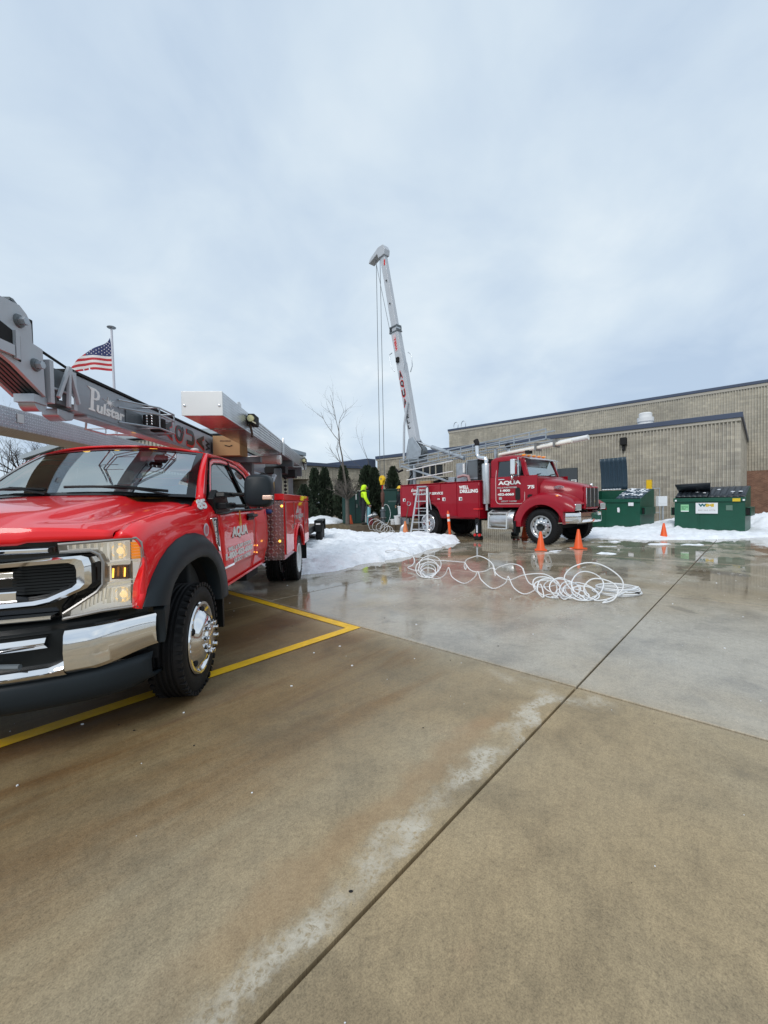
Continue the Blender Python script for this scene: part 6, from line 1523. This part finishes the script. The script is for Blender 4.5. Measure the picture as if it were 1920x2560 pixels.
MB().tube([(-7.6,.45,.66),(-10.2,.45,.66)], .08, 10).build('pale_pipe', M_pvc, tr)
MB().tube([(-7.9,.20,.66),(-10.9,.22,.66)], .08, 10).build('pale_pipe', M_white, tr)
mb = MB().box(-10.0,-9.6,.5,.75,.58,.85); mb.build('strapped_block', M_sign, tr, bevel=.04)

# ------------------------------------------------------------------ small fixtures by the annex wall
r = thing('bollard', 'square yellow post behind the dumpster with the open lid', 'bollard', (12.7,19.6,0), AB)
MB().box(-.11,.11,-.11,.11,0,2.12).build('post', M_yellow, r, bevel=.02); MB().box(-.115,.115,-.115,.115,2.121,2.15).build('cap', M_yellow, r, bevel=.02)
r = thing('utility_box', 'pale utility box on a post between the dumpsters', 'utility box', (12.95,19.1,0), R(10))
MB().box(-.24,.24,-.08,.08,.90,1.36).build('cover', M_sign, r, bevel=.015); MB().box(.05,.11,.0,.06,0,.90).build('post', M_gal, r); MB().box(-.20,.20,-.085,-.081,1.0,1.005).build('seam', M_letg, r)
r = thing('pipe_rail', 'thin steel rail along the annex wall between dumpsters', 'rail', (13.6,20.2,0), R(137.4))
for z in (.55,1.75): MB().tube([(0,0,z),(2.6,0,z)], .02, 6).build('rail', M_gal, r)
for x in (0,1.3,2.6): MB().tube([(x,0,0),(x,0,1.75)], .02, 6).build('rail_post', M_gal, r)

# ------------------------------------------------------------------ white tubing in loose coils
def catmull(P, n=8):
    P = [Vector(p) for p in P]; Q = [P[0]*2-P[1]]+P+[P[-1]*2-P[-2]]; out = []
    for i in range(1,len(Q)-2):
        a,b,c,d = Q[i-1],Q[i],Q[i+1],Q[i+2]
        for k in range(n):
            t_ = k/n; out.append(.5*((2*b)+(c-a)*t_+(2*a-5*b+4*c-d)*t_*t_+(3*b-a-3*c+d)*t_**3))
    out.append(P[-1]); return out
rnd = random.Random(4); P = []
cz = .012
for k in range(75): # flat coil
    a = 2*math.pi*k/15; rr = .31+.02*math.sin(a*.7)-.014*(k//15); P.append((3.30+rr*math.cos(a)*1.0+.02*math.sin(k), 5.80+rr*.85*math.sin(a), cz+.02*(k//15)+.004))
for lp_ in range(13): # tangle of standing loops
    f_ = lp_/12; c = Vector((lerp(2.86,2.24,f_)+rnd.uniform(-.07,.07), lerp(5.40,5.62,f_)+rnd.uniform(-.16,.12), 0)); rr = rnd.uniform(.13,.235) if lp_ != 2 else .27
    yaw = rnd.uniform(-.7,.7); til = rnd.uniform(.45,1.35) if lp_ != 2 else .25; n_ = 11
    for k in range(n_):
        a = -math.pi/2 + 2*math.pi*k/n_; h_ = rr*(1+math.sin(a)); q = 1+.12*math.sin(2*a+lp_); P.append((c.x+rr*q*math.cos(a)*math.cos(yaw)*1.2, c.y+rr*q*math.cos(a)*math.sin(yaw)+h_*math.sin(til)*.9, cz+h_*math.cos(til)*.92))
LOW = [(0.59,7.41,.11),(0.67,7.32,.012),(0.73,7.25,.02),(0.9,7.05,.012),(1.01,6.92,.1),(1.06,6.86,.23),(1.08,6.83,.2),(1.12,6.79,.08),(1.28,6.61,.012),(1.41,6.44,.14),(1.45,6.4,.24),(1.47,6.38,.19),(1.5,6.35,.11),(1.63,6.19,.012),(1.77,6.03,.12),(1.8,5.99,.23),(1.82,5.97,.19),(1.87,5.91,.07),(1.97,5.79,.012),(2.07,5.67,.09),(2.13,5.6,.19)]
P += LOW[::-1]
for lp_ in range(6):
    c = Vector((lerp(.74,.84,lp_/5), lerp(7.15,7.5,lp_/5)+rnd.uniform(-.08,.08), 0)); rr = rnd.uniform(.09,.17); til = rnd.uniform(.2,1.0)
    for k in range(11):
        a = -math.pi/2+2*math.pi*k/11; h_ = rr*(1+math.sin(a)); P.append((c.x+rr*math.cos(a)*1.25, c.y+.3*rr*math.cos(a)+h_*math.sin(til), cz+h_*math.cos(til)))
UP = [(0.99,7.87,.21),(1.13,7.67,.23),(1.36,7.35,.25),(1.42,7.26,.25),(1.44,7.24,.18),(1.43,7.25,.13),(1.41,7.27,.19),(1.44,7.23,.3),(1.52,7.12,.36),(1.61,7.0,.4),(1.72,6.84,.36),(1.79,6.74,.27),(1.81,6.7,.11),(1.78,6.75,.3),(1.81,6.71,.21),(1.85,6.64,.26),(1.99,6.46,.34),(2.1,6.3,.32),(2.13,6.25,.22),(2.12,6.27,.3),(2.14,6.23,.19),(2.19,6.17,.08),(2.30,6.0,.06)]
UPB = [(2.13,6.25,.2),(1.99,6.45,.09),(1.9,6.58,.09),(1.82,6.69,.15),(1.78,6.74,.23),(1.69,6.88,.16),(1.59,7.02,.12),(1.49,7.16,.14),(1.42,7.25,.25)]
TUBE2 = [(.62,9.3,.10),(.75,8.7,.16)]+UP+[(2.45,5.8,.15),(2.35,6.0,.25)]+UPB
A_, B_ = Vector((.45,8.0,.03)), Vector((-.1,11.2,.30))
for k in range(2*12): # faint coils lying over the snow
    t_ = k/24; a = 2*math.pi*2*t_-math.pi/2; rr = .17; c = A_.lerp(B_,t_); P.append((c.x+rr*math.cos(a)*1.3, c.y+.2*rr*math.cos(a), c.z+.02+rr*.55*(1+math.sin(a))))
P += [(.2,12.5,.33),(.35,14.2,.31),(.3,15.6,.24),(.1,16.4,.12)]
A_, B_ = Vector((.25,16.6,.05)), Vector((-.45,17.9,.10))
for k in range(5*12):
    t_ = k/60; a = 2*math.pi*5*t_-math.pi/2; rr = lerp(.13,.27,t_); c = A_.lerp(B_,t_); P.append((c.x+rr*math.cos(a), c.y+.25*rr*math.cos(a), c.z+rr*(1+math.sin(a))))
P += [(-.2,18.3,.15),(.15,18.8,.35),(.30,19.1,.75),(.22,19.25,1.12),(.08,19.3,1.22),(-.02,19.33,1.12),(-.05,19.35,1.0)]
r = thing('white_tubing', 'long white plastic tubing lying in tangled coils across wet concrete', 'tubing', (0,0,0))
MB().tube(catmull(P,4), .0085, 6).build('tube', M_hose, r, fix=False)
MB().tube(catmull(TUBE2,5), .0085, 6).build('tube', M_hose, r, fix=False)
MB().ball((3.44,5.56,.05), .018, 8, 2,1,1).build('coupling', M_dark, r)

# ------------------------------------------------------------------ snow
def snow(name, poly, h, seed, step=.12, humps=(), sharp=.6, base=.006):
    poly = np.array(poly); n = len(poly); lo, hi = poly.min(0), poly.max(0)
    xs = np.arange(lo[0]-.4, hi[0]+.4, step); ys_ = np.arange(lo[1]-.4, hi[1]+.4, step); X, Y = np.meshgrid(xs, ys_, indexing='ij')
    D = np.full(X.shape, 1e9); ins = np.zeros(X.shape, bool)
    for i in range(n):
        a, b = poly[i], poly[(i+1)%n]; e = b-a; tt = np.clip(((X-a[0])*e[0]+(Y-a[1])*e[1])/(e@e),0,1)
        D = np.minimum(D, np.hypot(X-a[0]-tt*e[0], Y-a[1]-tt*e[1]))
        cnd = (a[1] > Y) != (b[1] > Y)
        with np.errstate(divide='ignore', invalid='ignore'): xi = (b[0]-a[0])*(Y-a[1])/(b[1]-a[1])+a[0]
        ins ^= cnd & (X < xi)
    D = np.where(ins, D, -D); Z = np.zeros(X.shape)
    for i in range(X.shape[0]):
        for j in range(X.shape[1]):
            if D[i,j] < -.45: Z[i,j] = -1; continue
            p = Vector((X[i,j],Y[i,j],seed*7.3)); d = D[i,j] + .22*noise.noise(p*1.6) + .12*noise.noise(p*4.5)
            z = h*sm(d,0,sharp)*(.75+.5*noise.noise(p*.9)) + sm(d,0,.15)*(.05+.08*noise.noise(p*3.2)+.06*noise.noise(p*6.5)+.035*abs(noise.noise(p*13.)))
            for hx_,hy,hr,hh in humps: z += hh*math.exp(-((X[i,j]-hx_)**2+(Y[i,j]-hy)**2)/hr**2)*(1+.25*noise.noise(p*3.)) if d>-.1 else 0
            Z[i,j] = z if d > 0 else -1
    idx = -np.ones(X.shape,int); V = []; F = []
    def vid(i,j):
        if idx[i,j] < 0: idx[i,j] = len(V); V.append((X[i,j],Y[i,j],max(Z[i,j],0)+base if Z[i,j] > -.5 else -.02))
        return idx[i,j]
    for i in range(X.shape[0]-1):
        for j in range(X.shape[1]-1):
            if max(Z[i,j],Z[i+1,j],Z[i,j+1],Z[i+1,j+1]) > -.5: F.append((vid(i,j),vid(i+1,j),vid(i+1,j+1),vid(i,j+1)))
    mb = MB(); mb.add(V,F); o = mb.build(name, M_snow, None, fix=False, ang=70); o['kind'] = 'stuff'; return tag(o)
o = snow('snow', [(-1.55,7.65),(-1.0,8.2),(-.5,8.8),(.2,9.7),(.9,10.7),(1.7,12.0),(2.35,13.0),(2.55,13.9),(2.1,15.2),(1.3,15.7),(.5,16.0),(-.4,16.4),(-1.2,17.8),(-1.5,18.9),(-2.6,20.0),(-6,21),(-7,13),(-3.4,10.2),(-2.3,8.3)], .10, 1, .07, [(-.9,13.5,2.2,.06),(-.6,10.5,1.0,.04),(1.3,14.6,.8,.06)])
tag(o, 'ploughed snow bank between the two trucks', 'snow')
o = snow('snow', [(-5.6,20.8),(-2.9,20.3),(-2.2,21.2),(-2.3,23.5),(-6.5,23.5)], .14, 2, .14, [(-3.4,22,.8,.2)], base=.28); tag(o, 'snow round the foot of the evergreens', 'snow')
o = snow('snow', [(6.3,14.1),(7.2,13.75),(8.0,12.95),(9.0,12.55),(9.8,12.5),(11.1,12.75),(12.3,13.0),(14.5,14.6),(18,18),(17,20.4),(13.6,19.9),(11.6,19.4),(9.0,17.6),(7.4,16.2),(5.9,15.0)], .045, 3, .11, [(14.6,15.6,.8,.48),(15.8,16.8,1.0,.45),(11.6,16.4,.9,.22),(13.4,18.3,1.0,.28)], .8)
tag(o, 'melting snow spread round the dumpsters', 'snow')
for k,(x,y,sx_,sy_) in enumerate(((5.02,10.95,.28,.14),(4.35,10.55,.14,.08),(4.1,10.2,.2,.06),(6.8,12.4,.6,.18),(7.8,11.6,.4,.12),(6.2,11.3,.30,.09),(5.3,9.9,.2,.07),(8.5,11.3,.5,.12),(4.6,12.9,.3,.12))):
    a = [2*math.pi*q/9 for q in range(9)]; o = snow('slush_patch', [(x+sx_*math.cos(q)*random.uniform(.7,1.1), y+sy_*math.sin(q)*random.uniform(.7,1.1)) for q in a], .012, 10+k, .05, (), .3)
    for v in o.data.vertices: v.co.z *= .45
# loose crumbs of ice and grit on the concrete
mb = MB(); rnd = random.Random(9)
for k in range(330):
    a_ = rnd.uniform(-3.5,9); b_ = rnd.uniform(-3.5,6); p = ab(a_,b_); q = rnd.random()**4*.008+.002
    mb.ball((p.x,p.y,q*.4), q, 6, rnd.uniform(.8,1.6),1,.7)
o = mb.build('ice_crumbs', M_sign, None, fix=False); o['kind'] = 'stuff'
mb = MB()
for k in range(240):
    a_ = rnd.uniform(-3.5,9); b_ = rnd.uniform(-3.5,6); p = ab(a_,b_); q = rnd.random()**4*.005+.0015
    mb.ball((p.x,p.y,q*.3), q, 6, rnd.uniform(.8,2.2),1,.5)
o = mb.build('grit', M_dark, None, fix=False); o['kind'] = 'stuff'
